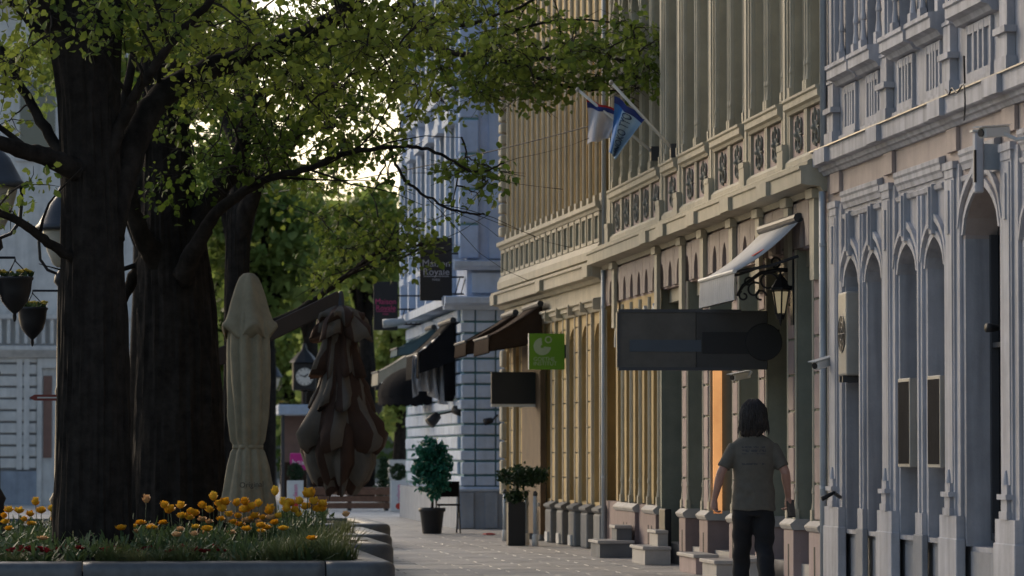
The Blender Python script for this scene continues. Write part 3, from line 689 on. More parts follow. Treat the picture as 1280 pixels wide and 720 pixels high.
# ---------------------------------------------------------------- planting
pet_y = Mleaf('yellow petal', (.78, .36, .015), (.90, .60, .07), 14, .3)
pet_p = Mleaf('peach petal', (.70, .42, .20), (.78, .54, .30), 14, .3)
pet_r = Mleaf('dark red petal', (.16, .008, .015), (.28, .02, .03), 14, .2)
green_d = Mleaf('dark green blade', (.04, .07, .028), (.085, .13, .05), 6, .3)
green_l = Mleaf('pale green blade', (.10, .13, .05), (.17, .18, .075), 6, .3)
def petal(m, ang, tilt, ln, wd, c, cup=.5):
    """cupped petal of 3 x 3 points"""
    ca, sa = math.cos(ang), math.sin(ang); vs = []
    for i in range(4):
        t = i / 3; el = tilt + cup * t
        rr = ln * (t * math.cos(tilt + cup * t * .5)); zz = ln * (t * math.sin(tilt + cup * t * .6))
        w_ = wd * (math.sin(math.pi * (.18 + .68 * t)))
        for k in (-1, 0, 1):
            q = w_ * k; lift = .12 * wd * abs(k)
            vs.append((c[0] + rr * ca - q * sa, c[1] + rr * sa + q * ca, c[2] + zz + lift))
    fs = [(i * 3 + k, i * 3 + k + 1, i * 3 + k + 4, i * 3 + k + 3) for i in range(3) for k in range(2)]
    m.add(vs, fs)
def tulip(seed, mat, lab, hgt=.42):
    rg = random.Random(seed)
    t = thing('yellow_tulip' if mat is pet_y else 'peach_tulip', lab, 'flower', (0, 0, 0), 0, 'tulips in the granite bed')
    top = (rg.uniform(-.03, .03), rg.uniform(-.03, .03), hgt)
    MB().tube([(0, 0, 0), (top[0] * .3, top[1] * .3, hgt * .5), top], [.006, .005, .005], 5).build('stem', green_d, t, smooth=True)
    m = MB()
    for layer, (nn, tl, ln, wd) in enumerate([(8, .25, .080, .032), (8, .6, .078, .030), (7, .95, .07, .026), (6, 1.25, .06, .02)]):
        for k in range(nn): petal(m, 6.283 * k / nn + layer * .5 + rg.uniform(-.2, .2), tl + rg.uniform(-.18, .18), ln * rg.uniform(.85, 1.12), wd, top, rg.uniform(.5, .9))
    m.build('bloom', mat, t, smooth=True)
    for k in range(4):
        a = rg.uniform(0, 6.28); m = MB(); pts = []
        for i in range(5):
            q = i / 4; rr = .02 + .12 * q ** 1.4; z_ = (.30 - .03 * k) * q - .05 * q ** 3; w_ = .028 * math.sin(math.pi * (.12 + .85 * q))
            pts += [(rr * math.cos(a) - w_ * math.sin(a), rr * math.sin(a) + w_ * math.cos(a), z_), (rr * math.cos(a) + w_ * math.sin(a), rr * math.sin(a) - w_ * math.cos(a), z_)]
        m.add(pts, [(2 * i, 2 * i + 1, 2 * i + 3, 2 * i + 2) for i in range(4)]).build('leaf', green_d, t, smooth=True)
    return t
LY_, LP_ = 'full yellow double tulip standing among the granite bed flowers', 'pale peach double tulip standing among the yellow blooms'
protos_y = [tulip(s, pet_y, LY_) for s in range(4)]; protos_p = [tulip(20 + s, pet_p, LP_) for s in range(2)]
FL = [(3,648),(12,641),(15,663),(22,642),(30,652),(42,657),(48,632),(52,642),(63,640),(66,652),(8,655),(36,646),
      (152,663),(168,660),(172,656),(205,636),(192,662),(200,656),(217,640),(228,648),(236,643),(246,661),(262,664),(268,626),(255,636),(265,641),(280,640),
      (285,646),(290,655),(293,633),(301,641),(306,664),(310,640),(316,637),(323,660),(326,667),(334,662),(336,643),(341,639),(345,620),(351,663),(356,640),(361,635),
      (370,641),(375,631),(381,637),(383,622),(391,631),(396,640),(401,634),(388,689),(276,652),(330,650),(345,648),(318,648),(272,634),(296,648),(366,633),(354,632),(390,622),(404,640),
      (224,636),(233,650),(245,645),(210,642),(283,632),(303,632),(322,634),(312,652),(340,656),(299,658),(372,646)]
FP = [(57,675),(133,653),(181,629),(148,668),(170,667),(186,660),(220,671),(227,664),(258,668),(262,655),(290,668),(325,655),(336,650),(241,670),(430,646),(158,660),(250,652),(307,653)]
uy = up = 0
for lst, protos in ((FL, protos_y), (FP, protos_p)):
    used = 0
    for (px, py) in lst:
        # bloom height above the soil is fixed, so the pixel row gives the distance
        hb = .58 + random.uniform(-.05, .05); d = ray(px, py); k_ = (hb - CH) / d.z; Yd = d.y * k_
        Yd = min(max(Yd, 36.9), 42.0); p = PY(px, py, Yd); sc = max(.55, (p.z - .31) / .42)
        o = protos[used] if used < len(protos) else dup(protos[used % len(protos)], p)
        o.location = (p.x, p.y, .31); bs = random.uniform(.6, .98); o.scale = (bs, bs, sc); o.rotation_euler = (0, 0, random.uniform(0, 6.28))
        # keep the bloom itself unstretched
        used += 1
# dark red pansies
def pansy(seed):
    rg = random.Random(seed); t = thing('dark_red_pansy', 'low dark red pansy near the granite kerb', 'flower', (0, 0, 0), 0, 'dark red pansies along the kerb')
    m = MB()
    for k in range(14):
        a = rg.uniform(0, 6.28); petal(m, a, rg.uniform(.1, .9), .09, .022, (rg.uniform(-.03, .03), rg.uniform(-.03, .03), .0), .1)
    m.build('leaves', green_d, t, smooth=True)
    m = MB()
    for j in range(3):
        c = (rg.uniform(-.05, .05), rg.uniform(-.05, .05), rg.uniform(.09, .14))
        for k in range(5): petal(m, 6.283 * k / 5 + rg.uniform(-.2, .2), .5, .036, .018, c, .3)
    m.build('bloom', pet_r, t, smooth=True); return t
pp = [pansy(s) for s in range(3)]; nP = 0
for k in range(44):
    px = random.choice([random.uniform(-4, 130), random.uniform(130, 300), random.uniform(0, 60)]); Yd = random.uniform(36.85, 38.0); x = PY(px, 690, Yd).x
    o = pp[nP] if nP < 3 else dup(pp[nP % 3], (0, 0, 0)); o.location = (x, Yd, .30 + random.uniform(0, .03)); o.rotation_euler = (0, 0, random.uniform(0, 6.28)); nP += 1
# grass tufts
def tuft(seed, n, hgt, spread, mat, lab):
    rg = random.Random(seed); m = MB()
    for k in range(n):
        a = rg.uniform(0, 6.28); r0 = rg.uniform(0, .3) * spread; ln = hgt * rg.uniform(.6, 1.1); bend = rg.uniform(.2, .9); ca, sa = math.cos(a), math.sin(a); b_ = (r0 * math.cos(a + 1), r0 * math.sin(a + 1)); vs = []
        for i in range(4):
            t = i / 3; rr = bend * ln * t * t; w_ = .005 * (1 - t) + .0012
            vs += [(b_[0] + rr * ca - w_ * sa, b_[1] + rr * sa + w_ * ca, ln * t * (1 - .25 * t * bend)), (b_[0] + rr * ca + w_ * sa, b_[1] + rr * sa - w_ * ca, ln * t * (1 - .25 * t * bend))]
        m.add(vs, [(2 * i, 2 * i + 1, 2 * i + 3, 2 * i + 2) for i in range(3)])
    o = m.build('grass_tuft', mat); tag(o, lab, 'grass', 'grass tufts in the granite beds'); return o
tl = 'fine pale grass tuft arching over the granite kerb'
tp = [tuft(3, 260, .30, .5, green_l, tl), tuft(4, 220, .26, .45, green_l, tl)]
nT = 0
for px, Yd, s in [(137,36.9,.8),(165,36.8,.9),(200,36.9,.7),(225,36.8,.9),(345,36.9,.9),(365,37.1,1.2),(385,37.6,1.3),(400,38.4,1.4),(415,39.2,1.5),(425,37.3,1.2),(408,37.0,1.0),(395,40.5,1.2),(20,36.9,.6),(300,37,.7),(420,44.5,.8),(425,49.4,.8),(430,51,.8)]:
    o = tp[nT] if nT < 2 else dup(tp[nT % 2], (0, 0, 0)); o.location = (PY(px, 680, Yd).x, Yd, .29); o.rotation_euler = (0, 0, random.uniform(0, 6.28)); o.scale = (s, s, s * random.uniform(.8, 1.1)); nT += 1
# ground cover: leafy low growth nobody could count
m = MB()
for (yf, ybk, px), xr in zip(BEDS, BR):
    dens = 5200 if yf < 37 else 2300
    for k in range(dens):
        x = random.uniform(-1.4 if yf < 45 else 0, xr - (.42 if yf < 37 else .75)); y_ = random.uniform(yf + .35, ybk - .35); h_ = random.uniform(.0, .24 if x < 1.3 else .14) * (1 if yf < 50 else 1.2)
        petal(m, random.uniform(0, 6.28), random.uniform(-.1, 1.3), random.uniform(.06, .16), random.uniform(.006, .02), (x, y_, .29 + h_), random.uniform(-.5, .5))
kind(m.build('low_leafy_ground_cover', green_d, None, smooth=True), 'stuff')

# ================================================================ trees
leaf_near = Mleaf('spring leaf', (.075, .125, .02), (.215, .265, .05), 5, .5)
leaf_far = Mleaf('far leaf', (.16, .23, .055), (.32, .38, .11), 1.2, .6)
def limb_path(pts, n=5, jit=.0):
    """smooth polyline of (Vector, r)"""
    out = []
    P = [p for p, r in pts]; Rr = [r for p, r in pts]
    for i in range(len(P) - 1):
        p0 = P[max(i - 1, 0)]; p1 = P[i]; p2 = P[i + 1]; p3 = P[min(i + 2, len(P) - 1)]
        for k in range(n):
            t = k / n; q = .5 * ((2 * p1) + (-p0 + p2) * t + (2 * p0 - 5 * p1 + 4 * p2 - p3) * t * t + (-p0 + 3 * p1 - 3 * p2 + p3) * t ** 3)
            q = q + Vector((random.uniform(-1, 1), random.uniform(-1, 1), random.uniform(-1, 1))) * jit
            out.append((q, Rr[i] + (Rr[i + 1] - Rr[i]) * t))
    out.append((P[-1], Rr[-1])); return out
def leaf_cloud(centres, per, rad, size, droop=.3):
    """numpy leaf quads-with-tip: returns verts, faces"""
    cs = np.repeat(np.array(centres), per, axis=0); n = len(cs)
    off = RNG.normal(0, 1, (n, 3)); off /= np.linalg.norm(off, axis=1)[:, None]; off *= (RNG.random((n, 1)) ** .6) * np.repeat(np.array(rad).reshape(-1, 1), per, axis=0) if hasattr(rad, '__len__') else (RNG.random((n, 1)) ** .6) * rad
    off[:, 2] *= .7; c = cs + off
    d = RNG.normal(0, 1, (n, 3)); d[:, 2] -= droop; d /= np.linalg.norm(d, axis=1)[:, None]
    nn = RNG.normal(0, 1, (n, 3)); nn[:, 2] += .8; s = np.cross(d, nn); s /= np.linalg.norm(s, axis=1)[:, None] + 1e-9
    nrm = np.cross(s, d); ln = (size * RNG.uniform(.45, 1.35, (n, 1))); wd = ln * .36; fold = ln * .10
    v = np.stack([c, c + d * ln * .35 + s * wd + nrm * fold, c + d * ln * .72 + s * wd * .8 + nrm * fold, c + d * ln * 1.05, c + d * ln * .72 - s * wd * .8 + nrm * fold, c + d * ln * .35 - s * wd + nrm * fold, ], axis=1).reshape(-1, 3)
    b = np.arange(n)[:, None] * 6
    f = np.concatenate([b + np.array([[0, 1, 2, 3]]), b + np.array([[0, 3, 4, 5]])], axis=1).reshape(-1, 4)
    return v, f
def fast_mesh(name, v, f, mat, parent=None):
    me = bpy.data.meshes.new(name); me.vertices.add(len(v)); me.vertices.foreach_set('co', np.asarray(v, dtype=np.float32).ravel())
    me.loops.add(f.size); me.loops.foreach_set('vertex_index', np.asarray(f, dtype=np.int32).ravel()); k = f.shape[1]
    me.polygons.add(len(f)); me.polygons.foreach_set('loop_start', np.arange(len(f), dtype=np.int32) * k)
    me.update(calc_edges=True); me.validate(); me.materials.append(mat); return link_mesh(name, me, parent)
def bark_trunk(m, path, n=72, ridge=.05, seed=0):
    """trunk tube with ridged bark"""
    base = len(m.v); prev = None
    for i, (p, r) in enumerate(path):
        for k in range(n):
            a = 2 * math.pi * k / n
            q = r * (1 + ridge * (1.8 * mnoise.noise((k * .71, p.z * .8 + seed, seed)) + 1.2 * mnoise.noise((k * 1.9, p.z * 2.2, seed + 9))) + .06 * mnoise.noise((math.cos(a) * 1.2 + seed, math.sin(a) * 1.2, p.z * .7)))
            m.v.append((p.x + q * math.cos(a), p.y + q * math.sin(a), p.z))
    for i in range(len(path) - 1):
        for k in range(n): q = base + i * n; k2 = (k + 1) % n; m.f.append((q + k, q + k2, q + n + k2, q + n + k))
    m.f.append(tuple(base + k for k in range(n - 1, -1, -1)))
    q = base + (len(path) - 1) * n; m.f.append(tuple(q + k for k in range(n)))
def grow_tree(name, label, trunk, limbs, regions, per=30, crad=.36, lsize=.084, group='plane trees in the beds', seed=1, dens=.6):
    random.seed(seed); base = trunk[0][0]
    t = thing(name, label, 'tree', (base.x, base.y, 0), 0, group)
    m = MB(); tp_ = limb_path(trunk, 22); bark_trunk(m, tp_, seed=seed); m.build('trunk', bark, t, smooth=False)
    nodes = []
    for lb in limbs:
        lp_ = limb_path(lb, 7, .012); m = MB(); m.tube([p for p, r in lp_], [r * random.uniform(.94, 1.06) for p, r in lp_], 10); m.build('limb', bark, t, smooth=True)
        nodes += [p for p, r in lp_]
        for q_ in range(max(2, len(lp_) // 7)):          # secondary branches
            i_ = random.randrange(len(lp_) // 4, len(lp_) - 1); p0, r0 = lp_[i_]; tg = (lp_[i_ + 1][0] - lp_[i_ - 1][0]).normalized()
            d_ = (tg + Vector((random.uniform(-1, 1), random.uniform(-.6, .6), random.uniform(-.45, .8)))).normalized(); ln_ = random.uniform(.7, 1.7); b_ = [p0]
            for s_ in range(5): d_ = (d_ + Vector((random.uniform(-.3, .3), random.uniform(-.2, .2), random.uniform(-.22, .22)))).normalized(); b_.append(b_[-1] + d_ * ln_ / 5)
            rb = min(r0 * .42, .035); MB().tube(b_, [rb, rb * .85, rb * .7, rb * .5, rb * .35, .004], 6).build('branch', bark, t, smooth=True); nodes += b_[1:]
    cen = []
    for (px, py, rx, ry, cnt, y0, y1) in regions:
        k = 0; cnt = int(cnt * dens)
        while k < cnt:
            a = random.uniform(-1, 1); b = random.uniform(-1, 1)
            if a * a + b * b > 1: continue
            cen.append(PY(px + a * rx, py + b * ry, random.uniform(y0, y1))); k += 1
    if nodes:
        na = np.array([tuple(p) for p in nodes]); tw = MB()
        for c in cen:
            cv = np.array(tuple(c)); i = int(np.argmin(np.linalg.norm(na - cv, axis=1))); p = Vector(na[i]); mid = p.lerp(c, .5) + Vector((random.uniform(-.1, .1), random.uniform(-.1, .1), random.uniform(-.02, .16))) * min(1.5, (c - p).length)
            dl = (c - p).length
            tw.tube([p, p.lerp(mid, .55) + Vector((0, 0, .02)), mid, mid.lerp(c, .6) + Vector((0, 0, .03)), c], [.008 + .007 * min(dl, 2), .009 + .004 * min(dl, 2), .009, .006, .003], 5, caps=False)
            na = np.vstack([na, np.array([tuple(mid), tuple(c)])]) if len(na) < 2600 else na
            for q in range(3):
                e = c + Vector((random.uniform(-1, 1), random.uniform(-1, 1), random.uniform(-.8, .5))) * crad; tw.tube([mid.lerp(c, .7), c.lerp(e, .5), e], [.005, .004, .002], 4, caps=False)
        kind(tw.build('twigs', twigm, t), 'stuff')
    v, f = leaf_cloud([tuple(c) for c in cen], per, [crad * random.uniform(.55, 1.25) for _ in cen], lsize)
    fast_mesh('crown', v, f, leaf_near, t); return t
def tk(px0, py, Y, wpx): p = PY(px0, py, Y); return (p, wpx / 2 * Y / FPX)
def gp(px, Y): return PY(px, 560, Y).x
# tree in the tulip bed
Y1 = 38.6
trunk = [(Vector((PY(117, 640, Y1).x, Y1, .2)), .42), tk(116, 640, Y1, 97), tk(117, 520, Y1, 88), tk(117, 400, Y1, 83), tk(115, 260, Y1, 74), tk(111, 130, Y1, 76), tk(107, 30, Y1, 92), tk(104, -60, Y1, 84), tk(100, -240, Y1, 60), tk(98, -420, Y1, 30)]
limbs = [
 [tk(135, 300, Y1 - .05, 40), tk(158, 200, Y1 + .2, 40), tk(200, 122, Y1 + .6, 34), tk(270, 84, Y1 + 1.0, 29), tk(345, 58, Y1 + 1.3, 25), tk(430, 12, Y1 + 1.6, 21), tk(500, -70, Y1 + 2, 16), tk(600, -150, Y1 + 2.3, 8)],
 [tk(130, 215, Y1 - .1, 20), tk(152, 152, Y1 - .2, 16), tk(178, 106, Y1 - .5, 13), tk(212, 58, Y1 - .8, 11), tk(262, 2, Y1 - 1.1, 9), tk(310, -60, Y1 - 1.3, 6)],
 [tk(100, 215, Y1 - .2, 30), tk(62, 197, Y1 - .5, 25), tk(22, 186, Y1 - .8, 20), tk(-30, 165, Y1 - 1.2, 16), tk(-110, 110, Y1 - 1.6, 8)],
 [tk(100, 215, Y1 - .1, 18), tk(62, 170, Y1 + .2, 14), tk(22, 100, Y1 + .5, 11), tk(-10, 40, Y1 + .8, 9), tk(-60, -60, Y1 + 1.1, 5)],
 [tk(100, 330, Y1 - .1, 16), tk(60, 302, Y1 - .4, 12), tk(25, 278, Y1 - .7, 10), tk(-20, 255, Y1 - 1, 8), tk(-70, 215, Y1 - 1.2, 4)],
 [tk(90, 60, Y1, 40), tk(55, 5, Y1 - .3, 32), tk(0, -90, Y1 - .6, 24), tk(-80, -200, Y1 - 1, 12)],
 [tk(125, 40, Y1, 36), tk(160, -50, Y1 + .2, 28), tk(240, -160, Y1 + .4, 18), tk(330, -270, Y1 + .6, 8)],
 [tk(70, 60, Y1 + .8, 12), tk(30, 20, Y1 + 1, 11), tk(-10, -30, Y1 + 1.2, 8)]]
grow_tree('bed_tree', 'dark ridged tree rising out of the yellow tulips', trunk, limbs,
 [(60, 20, 90, 70, 46, 36.6, 40.5), (20, 110, 50, 60, 26, 37, 40.5), (230, 30, 100, 50, 60, 37, 40.5), (290, 90, 90, 55, 50, 38, 40.8), (400, 30, 90, 45, 66, 39, 41.5), (420, 110, 80, 60, 36, 39.5, 42), (500, 30, 70, 40, 30, 39.5, 42),
  (30, 240, 40, 35, 5, 37, 39), (200, -110, 330, 110, 150, 36, 42), (100, -280, 250, 110, 90, 36, 41), (520, -80, 120, 60, 40, 39, 42.4)], seed=3)
# second tree, stouter trunk behind it
Y2 = 45.2
trunk = [(Vector((PY(224, 640, Y2).x, Y2, .2)), .56), tk(224, 630, Y2, 116), tk(223, 540, Y2, 108), tk(222, 430, Y2, 100), tk(218, 330, Y2, 88), tk(212, 250, Y2, 70), tk(206, 150, Y2, 56), tk(200, 40, Y2, 50), tk(195, -100, Y2, 38), tk(190, -300, Y2, 14)]
limbs = [
 [tk(228, 330, Y2 - .2, 44), tk(258, 262, Y2 - .2, 30), tk(298, 200, Y2 - .2, 22), tk(312, 135, Y2, 16), tk(345, 106, Y2 + .3, 13), tk(384, 70, Y2 + .5, 11), tk(414, 34, Y2 + .7, 9), tk(450, -30, Y2 + .9, 6)],
 [tk(200, 330, Y2 - .2, 34), tk(176, 290, Y2 - .5, 24), tk(162, 240, Y2 - .7, 18), tk(150, 160, Y2 - .9, 14), tk(170, 60, Y2 - 1.1, 9)],
 [tk(225, 350, Y2 - .4, 30), tk(250, 300, Y2 - .7, 20), tk(275, 262, Y2 - .9, 15), tk(330, 226, Y2 - 1.1, 10), tk(383, 212, Y2 - 1.3, 8), tk(433, 192, Y2 - 1.5, 6.5), tk(508, 183, Y2 - 1.7, 5), tk(550, 192, Y2 - 1.8, 4), tk(592, 215, Y2 - 1.9, 3.2), tk(630, 204, Y2 - 2, 2)],
 [tk(487, 187, Y2 - 1.65, 4.5), tk(500, 215, Y2 - 1.7, 4), tk(521, 237, Y2 - 1.8, 3.4), tk(571, 264, Y2 - 1.9, 3), tk(606, 268, Y2 - 2, 2)],
 [tk(200, 120, Y2, 26), tk(232, 60, Y2 - .4, 20), tk(290, -20, Y2 - .8, 14), tk(370, -110, Y2 - 1.1, 8)],
 [tk(190, 310, Y2 + .2, 22), tk(170, 340, Y2 + .5, 16), tk(150, 385, Y2 + .8, 12)]]
grow_tree('bed_tree', 'stout dark tree trunk beside the closed beige parasol', trunk, limbs,
 [(250, 170, 90, 60, 30, 43.5, 46), (330, 90, 100, 70, 74, 43.5, 46.5), (420, 70, 90, 70, 70, 44, 46.5), (380, 170, 80, 40, 30, 43.5, 46), (340, 190, 110, 40, 24, 43, 46), (230, 100, 70, 60, 30, 43.5, 46), (250, 230, 70, 50, 12, 43, 45),
  (562, 240, 46, 50, 12, 43, 44.2), (600, 205, 30, 40, 5, 43, 44), (480, 200, 60, 30, 8, 43, 45), (300, -90, 220, 80, 80, 43, 47)], per=28, seed=7)
# third tree whose limbs reach out over the street
Y3 = 57.5
trunk = [(Vector((PY(297, 640, Y3).x, Y3, .0)), .24), tk(297, 600, Y3, 40), tk(297, 460, Y3, 34), tk(297, 340, Y3, 31), tk(298, 270, Y3, 30), tk(300, 240, Y3, 26), tk(303, 130, Y3, 22), tk(305, 0, Y3, 18), tk(305, -150, Y3, 7)]
limbs = [
 [tk(298, 300, Y3, 26), tk(318, 235, Y3 - .3, 23), tk(345, 200, Y3 - .6, 20), tk(371, 167, Y3 - 1, 18), tk(404, 117, Y3 - 1.4, 16), tk(454, 54, Y3 - 2, 14), tk(504, 0, Y3 - 2.6, 11), tk(560, -60, Y3 - 3, 6)],
 [tk(440, 72, Y3 - 1.9, 10), tk(470, 58, Y3 - 2.3, 9), tk(525, 58, Y3 - 3.2, 8.5), tk(600, 71, Y3 - 4.4, 8), tk(670, 74, Y3 - 5.3, 6), tk(740, 70, Y3 - 6.2, 4.6), tk(805, 78, Y3 - 7.2, 3.4), tk(862, 68, Y3 - 8, 2)],
 [tk(600, 71, Y3 - 4.4, 5), tk(640, 40, Y3 - 5, 4), tk(700, 25, Y3 - 5.7, 3.2), tk(780, 30, Y3 - 6.6, 2)],
 [tk(620, 72, Y3 - 4.6, 5), tk(680, 100, Y3 - 5.4, 4), tk(740, 112, Y3 - 6.1, 3), tk(800, 110, Y3 - 6.8, 2)],
 [tk(299, 420, Y3, 14), tk(360, 395, Y3 - .4, 9), tk(405, 366, Y3 - .9, 7.5), tk(440, 340, Y3 - 1.3, 6.5), tk(467, 318, Y3 - 1.6, 5.5), tk(500, 311, Y3 - 1.9, 4.5), tk(530, 305, Y3 - 2.1, 3)],
 [tk(504, 0, Y3 - 2.6, 8), tk(560, 30, Y3 - 3.4, 6), tk(620, 20, Y3 - 4.4, 4), tk(690, -10, Y3 - 5.4, 3)],
 [tk(303, 200, Y3, 16), tk(270, 120, Y3 + .6, 12), tk(240, 20, Y3 + 1.2, 8)]]
grow_tree('bed_tree', 'slender tree whose leafy limb reaches across to the olive facade', trunk, limbs,
 [(600, 50, 80, 62, 64, 52, 55), (680, 68, 80, 58, 66, 50.5, 53), (760, 70, 70, 52, 50, 49.5, 51.5), (832, 66, 40, 42, 26, 48.6, 50.2), (540, 90, 60, 60, 28, 53, 56), (470, 110, 70, 70, 40, 53, 57), (400, 160, 80, 60, 30, 55, 58),
  (480, 300, 60, 40, 40, 54.5, 57), (440, 270, 60, 50, 22, 55, 58), (430, 330, 50, 30, 14, 55, 57.5), (380, 230, 70, 50, 16, 55, 58), (560, 60, 90, 50, 24, 51, 55), (640, 110, 60, 26, 26, 51.5, 53), (560, -60, 160, 50, 60, 51, 57)], per=30, lsize=.098, crad=.42, seed=12)
# trees far down the square
def far_tree(lab, cx, cy, rx, ry, Y, n, trunk_w=.35, ls=.3):
    c = PY(cx, cy, Y); t = thing('far_tree', lab, 'tree', (c.x, c.y, 0), 0, 'trees closing the square')
    RX, RZ = rx * Y / FPX, ry * Y / FPX
    m = MB(); m.tube([(c.x, Y, 0), (c.x + .1, Y, c.z * .5), (c.x, Y, c.z + RZ * .3)], [trunk_w, trunk_w * .75, .08], 9)
    for k in range(6):
        a = 6.28 * k / 6; m.tube([(c.x, Y, c.z * .6), (c.x + math.cos(a) * RX * .4, Y + math.sin(a) * RX * .4, c.z * .9), (c.x + math.cos(a) * RX * .75, Y + math.sin(a) * RX * .75, c.z + RZ * .2)], [trunk_w * .4, .09, .03], 6)
    m.build('trunk', bark, t, smooth=True)
    cs = []
    for k in range(n):
        d = Vector((random.gauss(0, 1), random.gauss(0, 1), random.gauss(0, 1))).normalized(); r_ = random.uniform(.45, 1.03)
        cs.append((c.x + d.x * RX * r_, Y + d.y * RX * r_, max(.9, c.z + d.z * RZ * r_)))
    v, f = leaf_cloud(cs, 26, [random.uniform(.4, 1.0) for _ in cs], ls); fast_mesh('crown', v, f, leaf_far, t)
far_tree('broad bright green tree seen through the bed trees', 330, 300, 75, 95, 112, 130)
far_tree('green tree beside the street clock', 385, 300, 60, 70, 125, 110)
far_tree('rounded green tree behind the hanging black signs', 455, 300, 52, 62, 118, 110)
far_tree('tall dull green tree filling the end of the street', 500, 420, 46, 130, 150, 170)
far_tree('dull green tree behind the street lanterns', 430, 440, 50, 100, 160, 140)
far_tree('low olive tree behind the kiosk', 360, 450, 50, 80, 165, 110)
far_tree('dense tree whose crown fills the view behind the two big trunks', 175, 75, 165, 105, 74, 190, .3, .17)
far_tree('pale green tree standing between the stout trunk and the blue house', 298, 190, 60, 45, 96, 40, .22, .2)
far_tree('dim tree behind the stout trunk', 250, 320, 60, 110, 130, 100)
# ================================================================ far wood closing the street
random.seed(21)
cs = []
for k in range(3600):
    x = random.uniform(-22, 26); top = 10.5 + 2.6 * mnoise.noise((x * .25, 3, 0)) + 1.2 * mnoise.noise((x * .9, 1, 0))
    cs.append((x, 190 + random.uniform(-3, 3), random.uniform(.25, 1) * top if random.random() < .7 else random.uniform(.2, top)))
v, f = leaf_cloud(cs, 16, [random.uniform(.6, 1.3) for _ in cs], .42)
fw = fast_mesh('far_wood', v, f, leaf_far); kind(fw, 'stuff')

fb = thing('far_townhouse', 'dull plastered townhouse closing the street behind the wood', 'building', (4, 204, 0)); dull = M('dull olive plaster', (.30, .29, .23), streak=.2)
MB().box(-30, 40, 204, 214, 0, 9.0).build('wall', dull, fb); MB().prism([(-31, 203.4, 9.0), (-31, 214.6, 9.0), (-31, 209, 12)], [(41, 203.4, 9.0), (41, 214.6, 9.0), (41, 209, 12)]).build('roof', M('brown roof tiles', (.16, .09, .07), var=.3), fb)
for i in range(14):
    for z_ in (1.2, 5.0): fr = MB().box(-27 + i * 4.8, -25.6 + i * 4.8, 203.9, 204.0, z_, z_ + 2.2).build('window', cream, fb); MB().box(-26.9 + i * 4.8, -25.7 + i * 4.8, 203.86, 203.89, z_ + .1, z_ + 2.1).build('pane', glass, fr)
# ================================================================ hedge / low pale wall at the end
lw = MB().box(PY(486, 570, 128).x, PY(530, 570, 128).x, 128, 128.4, 0, 1.1).build('low_wall', white_wall, None, bevel=.02); tag(lw, 'low pale wall at the end of the street under the trees', 'wall')

# ================================================================ closed beige parasol
beige = M('beige parasol canvas', (.245, .215, .15), rough=.95, var=.18, scale=6, bump=.3, bscale=30)
bp = PY(310, 560, 42.85); t = thing('closed_parasol', 'closed beige canvas parasol tied near its hem behind the tulips', 'parasol', (bp.x, bp.y, 0))
c = Vector((bp.x, bp.y, 0)); rg = random.Random(4)
def zof(py, Y): return PY(310, py, Y).z
def pf(seed, n, amp, tw=0.0):
    def f(a, z, i): return 1 + amp * (2 * abs(math.sin((n * a + tw * z + seed) / 2)) - 1.2) + .05 * math.sin(2 * a + z * 1.7) + amp * .6 * (2 * abs(math.sin(round(n / 4) * a / 1 + seed * 2 + z * .8)) - 1) + .10 * mnoise.noise((math.cos(a) * 3, math.sin(a) * 3, z * 2.2)) + .05 * mnoise.noise((math.cos(a) * 9, math.sin(a) * 9, z * 1.5))
    return f
body = [(.225, .62), (.27, .66), (.275, .80), (.245, 1.0), (.205, 1.25), (.175, 1.40), (.15, 1.44), (.15, 1.47), (.18, 1.52), (.21, 1.8), (.235, 2.2), (.24, 2.5), (.235, 2.75), (.2, 2.9), (.12, 3.1), (.06, 3.3)]
MB().lathe(body, c, 96, pf(.4, 10, .10, .6)).build('canopy', beige, t, smooth=True)
cap = [(.295, 2.72), (.285, 2.76), (.25, 2.86), (.222, 2.95), (.195, 3.06), (.165, 3.17), (.135, 3.26), (.105, 3.33), (.06, 3.375), (.015, 3.385)]
def cap_f(a, z, i): return 1 + .11 * math.cos(5 * a + .7) * (1.2 - i * .08) + .04 * mnoise.noise((a * 3, z * 3, 1))
capm = MB(); capm.lathe(cap, c, 80, cap_f)
for i, vv in enumerate(capm.v):       # wavy hem
    if i < 160: capm.v[i] = (vv[0], vv[1], vv[2] + .07 * math.cos(5 * math.atan2(vv[1] - c.y, vv[0] - c.x) + .7))
capm.build('vent_flap', beige, t, smooth=True)
MB().lathe([(.158, 1.435), (.165, 1.44), (.165, 1.475), (.158, 1.48)], c, 40, pf(.4, 8, .08, .25)).build('tie_strap', beige, t, smooth=True)
MB().tube([c, c + Vector((0, 0, .66))], .03, 12).build('mast', dark_metal, t, smooth=True)
MB().box(c.x - .35, c.x + .35, c.y - .35, c.y + .35, .002, .09).build('base', granite, t, bevel=.01)
t.scale = (.95, .95, .965)
lettering('Original', .085, M('faded print', (.06, .05, .04), bump=0), (c.x + .03, c.y - .30, zof(606, 42.55) / .965), (1, 0, .05), (0, 0, 1), t, depth=.002)

